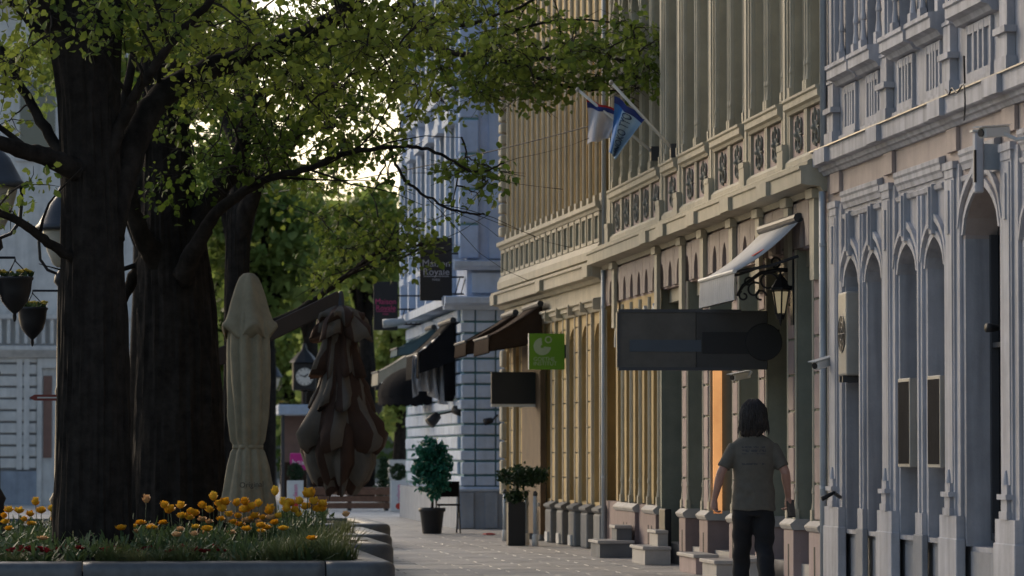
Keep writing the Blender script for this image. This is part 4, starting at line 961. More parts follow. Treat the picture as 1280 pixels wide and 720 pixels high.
# ================================================================ gathered brown cantilever parasol
stripe_g = M('grey brown canvas', (.115, .10, .085), rough=.9, var=.2, bump=.4, bscale=20)
dkbrown = M('dark brown canvas', (.05, .028, .02), rough=.9, var=.25, bump=.4, bscale=20)
Yb = 47.95; hub = PY(426, 372, Yb); t = thing('cantilever_parasol', 'gathered brown and grey striped cantilever parasol hanging from its arm', 'parasol', (PY(268, 560, Yb).x, Yb, 0))
hc = Vector((hub.x, Yb, 0)); zz = lambda py: PY(426, py, Yb).z
def tier(prof, seed, sharp, nst=8):
    m = MB(); n = 96
    def ff(a, z, i): 
        k = i / max(1, len(prof) - 1); s = 1 - k
        return 1 + s * sharp * (2.4 * abs(math.sin((nst * a + seed) / 2 + .6 * mnoise.noise((math.cos(a) * 2, math.sin(a) * 2, z * 2 + seed)))) - 1.5) + .14 * s * mnoise.noise((math.cos(a) * 8 + seed, math.sin(a) * 8, z * 5)) + (.3 + .7 * s) * .12 * math.sin(3 * a + seed * 3) + .30 * (.35 + .65 * s) * mnoise.noise((math.cos(a) * 2 + seed, math.sin(a) * 2, z * 4))
    m.lathe(prof, hc, n, ff)
    for i, vv in enumerate(m.v):
        r_ = i // n
        if r_ < 2:
            a = math.atan2(vv[1] - hc.y, vv[0] - hc.x); m.v[i] = (vv[0], vv[1], vv[2] + .06 * math.cos(nst * a + seed + 1.2) + .05 * mnoise.noise((a * 3, seed, 0)))
    o = m.build('canopy_tier', dkbrown, t, smooth=True); o.data.materials.append(stripe_g)
    for pl in o.data.polygons:
        a = math.atan2(pl.center.y - hc.y, pl.center.x - hc.x); pl.material_index = int((a + math.pi + seed * .3) / (2 * math.pi) * 14) % 2 if len(pl.vertices) == 4 else 0
    return o
S = Yb / FPX
def pr(lst): return [(w_ / 2 * S, zz(py)) for py, w_ in lst]
tier(pr([(402, 54), (396, 56), (390, 46), (386, 34), (382, 16)]), .3, .16)
tier(pr([(422, 68), (412, 64), (402, 54), (394, 40), (388, 24)]), .9, .26, 5)
tier(pr([(468, 58), (454, 50), (436, 42), (418, 40), (402, 36), (390, 24)]), 1.4, .24)
tier(pr([(510, 78), (498, 68), (482, 56), (462, 46), (438, 38), (410, 28)]), 2.2, .22)
tier(pr([(562, 88), (554, 102), (542, 106), (528, 92), (512, 72), (490, 54), (462, 40)]), 3.1, .20, 7)
tier(pr([(602, 56), (594, 70), (580, 84), (564, 90), (540, 80), (512, 58), (480, 40)]), 4.0, .20, 9)
tier(pr([(614, 34), (606, 42), (586, 52), (560, 56), (530, 46)]), 5.2, .28, 6)
MB().tube([hc + Vector((-.12, .05, zz(596))), hc + Vector((-.13, .05, zz(626)))], [.012, .006], 6).build('pull_cord', dkbrown, t)
MB().lathe([(.06, zz(392)), (.09, zz(388)), (.09, zz(384)), (.045, zz(382)), (.035, zz(368)), (.02, zz(364))], hc, 14).build('hub', dark_metal, t, smooth=True)
a0, a1 = PY(262, 452, Yb + .02), PY(426, 373, Yb + .02)
d = (a1 - a0); nrm = Vector((-d.z, 0, d.x)).normalized()
MB().obox((a0 + a1) / 2, d / 2, Vector((0, .05, 0)), nrm * .10).build('arm', M('dark brown metal', (.05, .033, .026), rough=.5), t, bevel=.01)
MB().tube([a1 + Vector((0, 0, .06)), a1 - Vector((0, 0, .14))], .03, 8).build('hook', dark_metal, t)
MB().box(a0.x - .06, a0.x + .06, Yb - .06, Yb + .1, .07, a0.z + .3).build('mast', dark_metal, t, bevel=.01)
MB().box(a0.x - .45, a0.x + .45, Yb - .4, Yb + .4, .002, .09).build('base', granite, t, bevel=.01)

# ================================================================ lantern posts with flower baskets
frost = M('aged frosted glass', (.42, .40, .34), rough=.35, var=.15, bump=.05)
bask_fl = M('basket flowers', (.55, .38, .04), var=.4, scale=20)
def lamp_post(lab, baskets=((-.42, 1), (.42, 1)), name='street_lamp'):
    t = thing(name, lab, 'street lamp', (0, 0, 0), 0, 'lantern posts with hanging baskets')
    MB().lathe([(.17, .0), (.17, .25), (.13, .32), (.11, .75), (.13, .80), (.075, .9), (.06, 2.0), (.07, 2.05), (.055, 2.1), (.045, 3.25), (.09, 3.3), (.075, 3.38), (.03, 3.44)], n=14).build('post', iron, t, smooth=True)
    m = MB()
    for s in (-1, 1):
        m.tube([(.02 * s, 0, 3.38), (.16 * s, 0, 3.44), (.245 * s, 0, 3.56), (.26 * s, 0, 3.75), (.26 * s, 0, 3.93)], .018, 7)
    m.build('yoke', iron, t, smooth=True)
    l = MB().lathe([(.30, 3.90), (.31, 3.93), (.27, 3.97), (.20, 4.10), (.15, 4.20), (.07, 4.28), (.04, 4.32), (.055, 4.35), (.01, 4.42)], n=18).build('lantern_cap', M('aged blue black metal', (.05, .055, .065), rough=.4), t, smooth=True)
    MB().lathe([(.05, 3.47), (.10, 3.50), (.17, 3.66), (.215, 3.85), (.22, 3.905)], n=18).build('globe', frost, l, smooth=True)
    for (dx, k) in baskets:
        s = 1 if dx > 0 else -1
        MB().tube([(.03 * s, 0, 3.2), (dx, 0, 3.2), (dx, 0, 3.16)], .014, 6).build('basket_arm', iron, t)
        b = MB(); b.lathe([(.008, 2.56), (.02, 2.60), (.016, 2.64), (.06, 2.68), (.125, 2.76), (.155, 2.87), (.165, 2.97), (.178, 2.985), (.178, 3.005), (.16, 3.01)], (dx, 0, 0), 14); 
        for q in range(3): a = q * 2.09; b.tube([(dx + .16 * math.cos(a), .16 * math.sin(a), 3.0), (dx, 0, 3.17)], .006, 4)
        bo = b.build('basket', iron, t, smooth=True)
        m = MB(); g = MB()
        for q in range(70):
            a = random.uniform(0, 6.28); r_ = .17 * math.sqrt(random.random()); petal(g, random.uniform(0, 6.28), random.uniform(.2, 1.2), .07, .016, (dx + r_ * math.cos(a), r_ * math.sin(a), 3.0))
            if q < 26: m.lathe([(.008, -.012), (.026, 0), (.008, .014)], (dx + r_ * math.cos(a), r_ * math.sin(a), 3.05 + random.uniform(0, .03)), 6)
        g.build('basket_leaves', green_d, bo); m.build('basket_flowers', bask_fl, bo)
    return t
p = PY(76, 560, 46.2); L2 = lamp_post('lantern post close behind the tree rising from the tulips', baskets=((-.33, 1), (.33, 1))); L2.location = (p.x, p.y, 0)
L1 = lamp_post('lantern post with yellow flower basket over the tulip bed', baskets=((.20, 1), (-.42, 1)))
k1 = 43.0; L1.location = (PY(-9, 560, k1).x, k1, 0); L1.scale = (1.12, 1.12, 1.07)
for px, lab in ((342, 'far lantern post beside the beige parasol'), (461, 'far lantern post near the glowing white sign')):
    dup(L2, (PY(px, 560, 137).x, 137, 0), label=lab)
# street name finger sign on the post
red_sign = M('dull red sign', (.22, .05, .04), rough=.5, bump=.05)
t = thing('finger_sign', 'dull red finger sign pointing left on the lantern post', 'sign', (L2.location.x, L2.location.y, 1.9))
lx = L2.location.x; yy_ = L2.location.y - .09; zc = PY(50, 497, 46.1).z
MB().prism([(lx + .1, yy_, zc - .035), (lx - .30, yy_, zc - .035), (lx - .36, yy_, zc), (lx - .30, yy_, zc + .035), (lx + .1, yy_, zc + .035)], [(lx + .1, yy_ + .02, zc - .035), (lx - .30, yy_ + .02, zc - .035), (lx - .36, yy_ + .02, zc), (lx - .30, yy_ + .02, zc + .035), (lx + .1, yy_ + .02, zc + .035)]).build('blade', red_sign, t)
MB().box(lx - .27, lx + .05, yy_ - .003, yy_ - .001, zc - .008, zc + .008).build('pale_stripe', off_white, t)
MB().lathe([(.055, zc - .05), (.062, zc), (.055, zc + .05)], (lx, yy_ + .09, 0), 12).build('clamp', iron, t)

# ================================================================ street clock
p = PY(380, 560, 124); t = thing('street_clock', 'black lantern shaped street clock with white dial', 'clock', (p.x, p.y, 0)); z0 = PY(380, 488, 124).z
MB().lathe([(.16, 0), (.16, .3), (.08, .5), (.06, z0 - .1), (.12, z0)], (p.x, p.y, 0), 12).build('post', iron, t, smooth=True)
cz = z0 + .42; MB().box(p.x - .36, p.x + .36, p.y - .3, p.y + .3, z0, z0 + .86).build('case', iron, t, bevel=.04, seg=2)
MB().lathe([(.46, z0 + .86), (.42, z0 + .92), (.26, z0 + 1.1), (.1, z0 + 1.25), (.05, z0 + 1.45)], (p.x, p.y, 0), 8).build('roof', iron, t)
m = MB(); 
ring = [(p.x + .27 * math.cos(a), p.y - .31, cz + .27 * math.sin(a)) for a in np.linspace(0, 6.2832, 25)[:-1]]
m.prism(ring, [(q[0], p.y - .302, q[2]) for q in ring]); dial = m.build('dial', off_white, t)
m = MB().obox((p.x + .05, p.y - .316, cz + .04), (.07, 0, .05), (0, .003, 0), (-.012, 0, .016)); m.obox((p.x - .06, p.y - .316, cz + .02), (.1, 0, -.03), (0, .003, 0), (.008, 0, .014)); m.build('hands', iron, dial)
for k in range(12):
    a = k * math.pi / 6; MB().obox((p.x + .225 * math.cos(a), p.y - .314, cz + .225 * math.sin(a)), (.03 * math.cos(a), 0, .03 * math.sin(a)), (0, .002, 0), (-.01 * math.sin(a), 0, .01 * math.cos(a))).build('hour_mark', iron, dial)

# ================================================================ kiosk with flat pale roof
p = PY(372, 560, 118); t = thing('kiosk', 'open kiosk with flat pale blue roof on posts', 'kiosk', (p.x, p.y, 0)); z1 = PY(372, 519, 118).z
MB().box(PY(346, 500, 118).x, PY(412, 500, 118).x, 117, 119.5, z1, z1 + .30).build('roof', blue_stone, t, bevel=.03)
for px in (352, 384, 406): x = PY(px, 560, 118).x; MB().box(x - .05, x + .05, 117.2, 117.3, 0, z1).build('post', dark_metal, t)
MB().box(PY(352, 500, 118).x, PY(408, 500, 118).x, 118.6, 118.8, 0, 1.05).build('counter', brown_cloth, t)
MB().box(PY(354, 500, 118).x, PY(400, 500, 118).x, 119.2, 119.3, 1.05, z1).build('back_panel', M('dusty red panel', (.22, .15, .13)), t)

# ================================================================ slatted timber bench wall and box planters beyond the beds
timber = M('reddish timber', (.17, .085, .05), rough=.6, var=.3, scale=8)
Yt = 92.0; x0, x1 = PY(386, 600, Yt).x, PY(489, 600, Yt).x; t = thing('timber_bench', 'long slatted reddish timber bench between two white planters', 'bench', ((x0 + x1) / 2, Yt, 0))
for k in range(3): MB().box(x0, x1, Yt, Yt + .04, .05 + k * .155, .185 + k * .155).build('slat', timber, t, bevel=.006)
for k in range(3): MB().box(x0, x1, Yt + .05 + k * .16, Yt + .19 + k * .16, .50, .535).build('seat_plank', timber, t, bevel=.006)
for x in (x0 + .1, (x0 + x1) / 2, x1 - .1): MB().box(x - .04, x + .04, Yt + .041, Yt + .5, 0, .498).build('leg', dark_metal, t)
ball_leaf = Mleaf('clipped box leaf', (.02, .045, .018), (.04, .075, .028), 8, .2)
pinkp = M('magenta print', (.60, .04, .22), bump=0); redp = M('red print', (.55, .05, .03), bump=0)
def box_planter(px, Y, lab, grp='white box planters by the bench'):
    p = PY(px, 600, Y); t = thing('box_planter', lab, 'planter', (p.x, p.y, 0), 0, grp); w_ = .18
    MB().box(p.x - w_, p.x + w_, Y - w_, Y + w_, 0, .70).build('box', off_white, t, bevel=.008)
    lettering('odeon', .15, pinkp, (p.x, Y - w_ - .006, .42), (0, 0, 1), (-1, 0, 0), t, depth=.002)
    ring = [(p.x + .075 * math.cos(a), Y - w_ - .008, .12 + .075 * math.sin(a)) for a in np.linspace(0, 6.2832, 17)[:-1]]
    MB().prism(ring, [(q[0], Y - w_ - .001, q[2]) for q in ring]).build('red_dot', redp, t)
    MB().tube([(p.x, Y, .68), (p.x, Y, .85)], .02, 7).build('stem', bark, t)
    cs = []
    for k in range(150):
        d = Vector((random.gauss(0, 1), random.gauss(0, 1), random.gauss(0, 1))).normalized() * .17; cs.append((p.x + d.x, Y + d.y, .90 + d.z))
    v, f = leaf_cloud(cs, 16, .05, .035); fast_mesh('clipped_ball', v, f, ball_leaf, t)
box_planter(498, 91, 'white box planter with clipped ball near the black potted bush')
box_planter(369, 91.5, 'white box planter with clipped ball under the magenta sign')
p = PY(373, 577, 95); t = thing('small_sign', 'magenta sign with white lettering on a thin post', 'sign', (p.x, p.y, 0))
MB().tube([(p.x, p.y + .02, 0), (p.x, p.y + .02, p.z - .1)], .025, 8).build('post', dark_metal, t)
mag = M('magenta sign face', (.52, .02, .20), rough=.4, bump=0)
MB().box(p.x - .2, p.x + .2, p.y - .02, p.y + .02, p.z - .2, p.z + .2).build('board', mag, t, bevel=.05, seg=3)
lettering('box', .2, off_white, (p.x, p.y - .026, p.z - .02), (1, 0, 0), (0, 0, 1), t, depth=.003)
# small conifer by the bench
p = PY(479, 620, 99); t = thing('small_conifer', 'small dark conifer behind the timber bench', 'shrub', (p.x, p.y, 0))
MB().tube([(p.x, p.y, 0), (p.x, p.y, 1.1)], [.03, .01], 6).build('trunk', bark, t)
cs = [(p.x + random.gauss(0, .09) * (1.25 - q), p.y + random.gauss(0, .09) * (1.25 - q), .15 + q) for q in np.linspace(0, 1.05, 90)]
v, f = leaf_cloud(cs, 18, .1, .06); fast_mesh('crown', v, f, ball_leaf, t)

# ================================================================ potted bush and tall planter by the shops
teal_leaf = Mleaf('glossy blue green leaf', (.01, .085, .06), (.025, .15, .10), 8, .2, .35)
Yq = 66.0; p = PY(540, 600, Yq); t = thing('potted_bush', 'round blue green bush in a black plastic pot', 'potted plant', (p.x, p.y, 0))
MB().lathe([(.15, .002), (.16, .02), (.20, .36), (.225, .37), (.225, .43), (.20, .43), (.19, .40)], p * Vector((1, 1, 0)) if False else (p.x, p.y, 0), 20).build('pot', black_board, t, smooth=True)
MB().tube([(p.x, p.y, .38), (p.x + .02, p.y, .7), (p.x - .01, p.y, 1.1)], [.025, .02, .012], 7).build('stem', bark, t)
cs = []
for k in range(230):
    d = Vector((random.gauss(0, 1), random.gauss(0, 1), random.gauss(0, 1))).normalized() * random.uniform(.12, .33); cs.append((p.x + d.x, p.y + d.y, 1.10 + d.z * 1.5))
v, f = leaf_cloud(cs, 14, .08, .07); fast_mesh('crown', v, f, teal_leaf, t)
p = PY(560, 650, 66.6); t = thing('folding_chair', 'black folded cafe chair beside the potted bush', 'chair', (p.x, p.y, 0))
for s in (-1, 1):
    MB().tube([(p.x + s * .19, p.y - .18, 0), (p.x + s * .19, p.y + .1, .48), (p.x + s * .19, p.y + .16, .86)], .014, 6).build('leg', iron, t); MB().tube([(p.x + s * .16, p.y + .2, 0), (p.x + s * .16, p.y - .16, .46)], .014, 6).build('leg', iron, t)
MB().box(p.x - .19, p.x + .19, p.y - .2, p.y + .16, .455, .485).build('seat', black_cloth, t, bevel=.01); MB().box(p.x - .19, p.x + .19, p.y + .12, p.y + .15, .6, .86).build('backrest', black_cloth, t, bevel=.01)
Yq = 57.6; p = PY(645, 600, Yq); t = thing('tall_planter', 'tall square black planter with spreading clipped evergreen', 'planter', (p.x, p.y, 0))
MB().box(p.x - .125, p.x + .125, Yq - .125, Yq + .125, .002, .63).build('box', black_board, t, bevel=.008)
MB().tube([(p.x, Yq, .6), (p.x + .03, Yq, .9)], .02, 7).build('stem', bark, t)
cs = [(p.x + random.uniform(-.1, .1), Yq + random.uniform(-.1, .1), random.uniform(.62, .78)) for _ in range(50)]
for k in range(210):
    a = random.uniform(0, 6.28); r_ = .33 * math.sqrt(random.random()); cs.append((p.x + .10 + r_ * math.cos(a), Yq + r_ * math.sin(a), 1.0 + random.uniform(-.13, .14) * (1 - (r_ / .45) ** 2)))
v, f = leaf_cloud(cs, 14, .07, .045); fast_mesh('crown', v, f, ball_leaf, t)
# slim white footed posts beside the planter
for k, (px, Y) in enumerate(((631, 60.5), (658, 57.9), (669, 57.3))):
    p = PY(px, 600, Y); t = thing('slim_post', 'slim dark post with white painted foot by the tall planter', 'bollard', (p.x, Y, 0), 0, 'slim posts by the planter')
    MB().tube([(p.x, Y, .17), (p.x, Y, .72)], .03, 9).build('shaft', pipe_metal, t, smooth=True); MB().lathe([(.045, .0), (.045, .15), (.035, .17)], (p.x, Y, 0), 10).build('foot', white_paint, t, smooth=True); MB().lathe([(.034, .72), (.036, .76), (.01, .79)], (p.x, Y, 0), 10).build('cap', dark_metal, t, smooth=True)
# scrap of red litter on the paving
p = PZ(612, 669, .0); m = MB(); m.lathe([(.05, .003), (.11, .012), (.09, .03), (.02, .04)], (p.x, p.y, 0), 9, lambda a, z, i: 1 + .5 * mnoise.noise((a * 2, z * 9, 2)))
tag(m.build('litter', M('crumpled red paper', (.45, .06, .05)), None), 'crumpled scrap of red litter on the pavement before the blue house', 'litter')

# ================================================================ signs on the shop fronts
sign_green = M('lime green sign face', (.12, .30, .012), rough=.45, var=.05, bump=0); sign_pale = M('pale sign print', (.34, .44, .30), rough=.5, bump=0)
Yg = 58.2; a = PY(661, 417, Yg); b = PY(705.5, 462, Yg); t = thing('projecting_sign', 'square lime green projecting sign with pale circle emblem', 'sign', ((a.x + b.x) / 2, Yg, b.z))
MB().box(a.x, b.x, Yg - .04, Yg + .04, b.z, a.z).build('board', sign_green, t, bevel=.004)
MB().box(a.x - .006, a.x - .001, Yg - .045, Yg + .045, b.z, a.z).build('edge_trim', off_white, t)
W = b.x - a.x; cx, cz = a.x + W * .37, a.z - W * .36
m = MB(); R0, R1 = W * .045, W * .245; an = np.linspace(math.radians(95), math.radians(355), 26); yv = Yg - .046
for i in range(25):
    q = [(R0, an[i]), (R1, an[i]), (R1, an[i + 1]), (R0, an[i + 1])]; o1 = [(cx + r_ * math.cos(t_), yv, cz + r_ * math.sin(t_)) for r_, t_ in q]; m.prism(o1, [(p_[0], Yg - .041, p_[2]) for p_ in o1])
cx2, cz2 = cx + W * .17, cz + W * .19; an = np.linspace(0, 2 * math.pi, 21)
for i in range(20):
    q = [(W * .065, an[i]), (W * .10, an[i]), (W * .10, an[i + 1]), (W * .065, an[i + 1])]; o1 = [(cx2 + r_ * math.cos(t_), yv, cz2 + r_ * math.sin(t_)) for r_, t_ in q]; m.prism(o1, [(p_[0], Yg - .041, p_[2]) for p_ in o1])
m.build('circle_emblem', sign_pale, t)
lettering('GOETHE\nINSTITUT', W * .155, sign_pale, (a.x + W * .12, Yg - .044, a.z - W * .78), (1, 0, 0), (0, 0, 1), t, depth=.002, align='LEFT', space=.8)
MB().box(b.x, 6.86, Yg - .02, Yg + .02, (a.z + b.z) / 2 - .1, (a.z + b.z) / 2 + .1).build('wall_arm', dark_metal, t)
Yg = 61; a = PY(614, 465, Yg); b = PY(687, 505, Yg); t = thing('projecting_sign', 'plain black rectangular projecting sign under the lime green sign', 'sign', ((a.x + b.x) / 2, Yg, b.z))
MB().box(a.x, b.x, Yg - .05, Yg + .05, b.z, a.z).build('board', black_board, t, bevel=.005); MB().box(a.x, 6.8, Yg - .03, Yg + .03, b.z - .045, b.z - .002).build('support_rail', off_white, t)
Yg = 40.25; a = PY(772, 388, Yg); b = PY(966, 462, Yg); t = thing('projecting_sign', 'long dark shop sign with rounded end jutting over the pavement', 'sign', ((a.x + b.x) / 2, Yg, b.z))
grey_face = M('dark grey sign face', (.045, .043, .042), rough=.5, var=.2, bump=0); blue_face = M('slate blue sign band', (.06, .075, .095), rough=.5, var=.15, bump=0)
zm = (a.z + b.z) / 2 - .02; MB().box(a.x + .8, b.x - .06, Yg - .04, Yg + .04, b.z, a.z).build('board', grey_face, t, bevel=.005); MB().box(a.x, a.x + .798, Yg - .038, Yg + .038, b.z, a.z).build('side_board', M('brown grey sign face', (.085, .078, .07), rough=.5, var=.25, bump=0), t, bevel=.005)
MB().box(a.x + .12, a.x + .85, Yg - .046, Yg - .041, zm - .10, zm + .02).build('band', blue_face, t)
MB().box(a.x + .86, b.x - .07, Yg - .046, Yg - .041, zm - .12, zm + .1).build('dark_band', black_board, t)
for (q0, q1, q2, q3) in ((a.x, b.x - .33, b.z - .012, b.z + .02), (a.x, b.x - .33, a.z - .02, a.z + .012), (a.x - .012, a.x + .02, b.z + .021, a.z - .021)): MB().box(q0, q1, Yg - .052, Yg + .052, q2, q3).build('frame_strip', dark_metal, t)
ring = [(b.x - .10 + .19 * math.cos(q), Yg - .06, zm + .19 * math.sin(q)) for q in np.linspace(0, 6.2832, 33)[:-1]]
MB().prism(ring, [(q[0], Yg + .06, q[2]) for q in ring]).build('round_end', black_board, t, bevel=.006)
MB().box(b.x, 6.88, Yg - .02, Yg + .02, zm + .10, zm + .13).build('wall_arm', iron, t)
pink_l = M('pink lettering', (.50, .06, .17), bump=0); grey_l = M('silver lettering', (.36, .36, .40), bump=0)
for (x0, y0, x1, y1, Y, txt, lm, lab) in ((525, 297, 565, 376, 70.5, 'Maison\nRoyale', grey_l, 'tall black hanging sign with silver lettering on blue corner'), (467, 352, 497, 413, 79, 'Maison\nRoyale', pink_l, 'black hanging sign with pink lettering beyond the blue corner')):
    a, b = PY(x0, y0, Y), PY(x1, y1, Y); W = b.x - a.x; t = thing('hanging_sign', lab, 'sign', ((a.x + b.x) / 2, Y, b.z))
    MB().box(a.x, b.x, Y - .03, Y + .03, b.z, a.z).build('board', black_board, t, bevel=.004)
    lettering(txt, W * .31, lm, ((a.x + b.x) / 2, Y - .036, a.z - (a.z - b.z) * .48), (1, 0, 0), (0, 0, 1), t, depth=.002, space=.85)
    MB().box(a.x + W * .1, b.x - W * .1, Y - .034, Y - .0305, a.z - (a.z - b.z) * .62, a.z - (a.z - b.z) * .61).build('rule_line', lm, t)
    lettering('PARIS', W * .1, lm, ((a.x + b.x) / 2, Y - .036, a.z - (a.z - b.z) * .67), (1, 0, 0), (0, 0, 1), t, depth=.002)
    for z_ in (a.z - .28, b.z + .42, b.z + .12): MB().tube([(b.x, Y, z_), (BX + .1, Y + (0 if Y < 72 else 0), z_)], .018, 6).build('bracket_bar', iron, t)
    for k in range(4): MB().tube([(b.x + .06 + k * .1, Y, b.z + .12), (b.x + .14 + k * .1, Y, b.z + .42)], .01, 5).build('bracket_scroll', iron, t)
wl = M('glowing white letters', (1, 1, 1), bump=0, var=0, emit=1.6)
Yw = 84.0; a, b = PY(469, 468, Yw), PY(502, 488, Yw); t = thing('glowing_sign', 'small black sign with glowing white letters', 'sign', ((a.x + b.x) / 2, Yw, b.z))
MB().box(a.x, b.x, Yw - .05, Yw + .05, b.z, a.z).build('box', black_board, t); lettering('Wi', .22, wl, (a.x + .24, Yw - .058, (a.z + b.z) / 2 - .02), (1, 0, 0), (0, 0, 1), t, depth=.005)
MB().tube([(b.x, Yw, a.z - .1), (BX + .1, Yw, a.z - .1)], .02, 6).build('wall_arm', iron, t)

# ================================================================ awnings
def awning(lab, y0, y1, zw, zf, proj, val, mat, XF=6.9, vmat=None, nv=16, name='awning', lip=None, cheek=True):
    t = thing(name, lab, 'awning', (XF - proj / 2, (y0 + y1) / 2, zf))
    m = MB(); n = 10
    vs = []
    for i in range(n + 1):
        q = i / n
        for k in (0, 1): vs.append((XF - .03 - (proj - .03) * q, (y0, y1)[k], zw + (zf - zw) * q - .05 * math.sin(math.pi * q)))
    vs2 = [(x, y_, z - .012) for x, y_, z in vs]; N_ = len(vs); fs = []
    for i in range(n): fs += [(2 * i, 2 * i + 1, 2 * i + 3, 2 * i + 2), (N_ + 2 * i, N_ + 2 * i + 2, N_ + 2 * i + 3, N_ + 2 * i + 1), (2 * i, 2 * i + 2, N_ + 2 * i + 2, N_ + 2 * i), (2 * i + 1, N_ + 2 * i + 1, N_ + 2 * i + 3, 2 * i + 3)]
    m.add(vs + vs2, fs); m.build('canopy', mat, t, smooth=True)
    # wavy hanging valance
    m = MB(); K = nv * 4; vs = []
    for i in range(K + 1):
        y_ = y0 + (y1 - y0) * i / K; wv = .018 * math.sin(i * 1.57); sc = .02 * abs(math.sin(i * math.pi / 4))
        vs += [(XF - proj, y_, zf - .012), (XF - proj - .004 + wv * .5, y_, zf - val * .5), (XF - proj + wv, y_, zf - val + sc)]
    m.add(vs, [(3 * i + k, 3 * i + 3 + k, 3 * i + 4 + k, 3 * i + 1 + k) for i in range(K) for k in (0, 1)]); m.build('valance', vmat or mat, t, smooth=True)
    MB().tube([(XF - proj, y0 - .02, zf), (XF - proj, y1 + .02, zf)], .022, 8).build('front_bar', lip or dark_metal, t)
    for y_ in (y0 + .15, y1 - .15):
        MB().tube([(XF - .04, y_, zf + (zw - zf) * .3), (XF - proj * .45, y_, zf + (zw - zf) * .12), (XF - proj, y_, zf - .005)], .017, 6).build('folding_arm', dark_metal, t)
    MB().tube([(XF - .06, y0, zw), (XF - .06, y1, zw)], .05, 10).build('roller', dark_metal, t)
    if cheek:
        for y_ in (y0 + .02, y1 - .02):
            tri = [(XF - .03, zw - .03), (XF - proj + .02, zf - .01), (XF - proj + .02, zf - val * .8), (XF - proj * .5, zf - val * .55), (XF - .03, zf - val * .3)]
            MB().prism([(a_, y_ - .004, b_) for a_, b_ in tri], [(a_, y_ + .004, b_) for a_, b_ in tri]).build('side_cheek', mat, t)
    return t
pale_canvas = M('pale grey canvas', (.44, .45, .47), rough=.85, var=.1, bump=.2, dirt=(.27, .27, .28))
wn_ = PX(1006, 272, 6.9); fn_ = PY(918, 339, wn_.y); ff_ = PX(875, 353, fn_.x)
aw = awning('pale grey folding awning above the ornate wall lantern', wn_.y, ff_.y, wn_.z, fn_.z, 6.9 - fn_.x, .30, pale_canvas, lip=off_white, cheek=False)
MB().obox((6.9 - (6.9 - fn_.x) * .55, wn_.y + .5, wn_.z + (fn_.z - wn_.z) * .55 - .03), (.05, 0, .03), (0, .09, 0), (-.0015, 0, .0025)).build('red_print', redp, aw)
awning('dark brown awning over the shop entrance at the ochre corner', 60.3, 62.6, 3.60, 3.10, .85, .26, brown_cloth, XF=6.70)
awning('smaller brown awning beyond the corner shop entrance', 63.0, 64.9, 3.56, 3.10, .85, .24, brown_cloth, XF=6.60)
MB(T=yt).box(6.78, 6.86, 60.4, 62.6, .1, 3.0).build('shop_shutter', M('brown timber shutter', (.12, .075, .04), var=.3), yb)
# draped awnings along the blue side front
awning('long black draped awning on the blue side front', 70.9, 73.6, 3.7, 3.1, .68, .45, black_cloth, XF=BX)
grey_sheet = M('translucent grey sheet', (.34, .36, .40), rough=.4, var=.15)
m = MB(); vs = []; K = 30
for i in range(K + 1):
    q = i / K; x = BX - .75 + .62 * q; y_ = 71.2 + .12 * math.sin(q * 26) + .3 * q
    vs += [(x, y_, 3.05 + .5 * q), (x - .02, y_ + .03, 2.7), (x + .05 * math.sin(q * 20), y_ + .05, 2.32 + .12 * math.sin(q * 5))]
m.add(vs, [(3 * i + k, 3 * i + 3 + k, 3 * i + 4 + k, 3 * i + 1 + k) for i in range(K) for k in (0, 1)])
o = m.build('weather_sheet', grey_sheet, None, smooth=True); sol = o.modifiers.new('s', 'SOLIDIFY'); sol.thickness = .006; tag(o, 'grey crumpled weather sheet hanging below the black awning', 'sheet')
m = MB()
for j in range(9):
    x = BX - .18 + .018 * j; m.tube([(x, 71.05 + .03 * (j % 3), 3.5), (x - .01, 71.05, 2.9), (x + .01, 71.05, 2.25 + .05 * (j % 3))], [.03, .035, .03], 6)
o = m.build('folded_curtain', black_cloth, None, smooth=True); tag(o, 'black folded curtain hanging against the blue corner', 'curtain')
teal_c = M('teal canvas', (.07, .12, .14), rough=.8)
awning('short teal awning behind the black draped awning', 75.0, 76.6, 3.7, 3.3, .75, .16, teal_c, XF=BX)
awning('small cream awning past the teal awning', 79.5, 81.2, 3.42, 2.95, .8, .28, cream, XF=BX)
# black dome awning
t = thing('dome_awning', 'black dome shaped shop awning with scalloped hem', 'awning', (BX - .4, 77, 2.4)); m = MB(); n1, n2 = 8, 20; vs = []; yc = 77.2; zt, zb = 3.05, 2.42
for i in range(n1 + 1):
    q = i / n1 * math.pi / 2
    for k in range(n2 + 1):
        a = math.pi * k / n2; rr = math.sin(q) * (1 + .03 * math.cos(k * 3.14))
        vs.append((BX - .95 * rr * math.sin(a), yc - 1.1 * rr * math.cos(a), zb + (zt - zb) * math.cos(q)))
m.add(vs, [(i * (n2 + 1) + k, i * (n2 + 1) + k + 1, (i + 1) * (n2 + 1) + k + 1, (i + 1) * (n2 + 1) + k) for i in range(n1) for k in range(n2)]); m.build('canopy', black_cloth, t, smooth=True)
m = MB(); vs = []
for k in range(61):
    a = math.pi * k / 60; vs += [(BX - .95 * math.sin(a), yc - 1.1 * math.cos(a), zb), (BX - .96 * math.sin(a), yc - 1.11 * math.cos(a), zb - .14 - .04 * abs(math.sin(k * .8)))]
m.add(vs, [(2 * k, 2 * k + 2, 2 * k + 3, 2 * k + 1) for k in range(60)]); m.build('scalloped_hem', black_cloth, t)
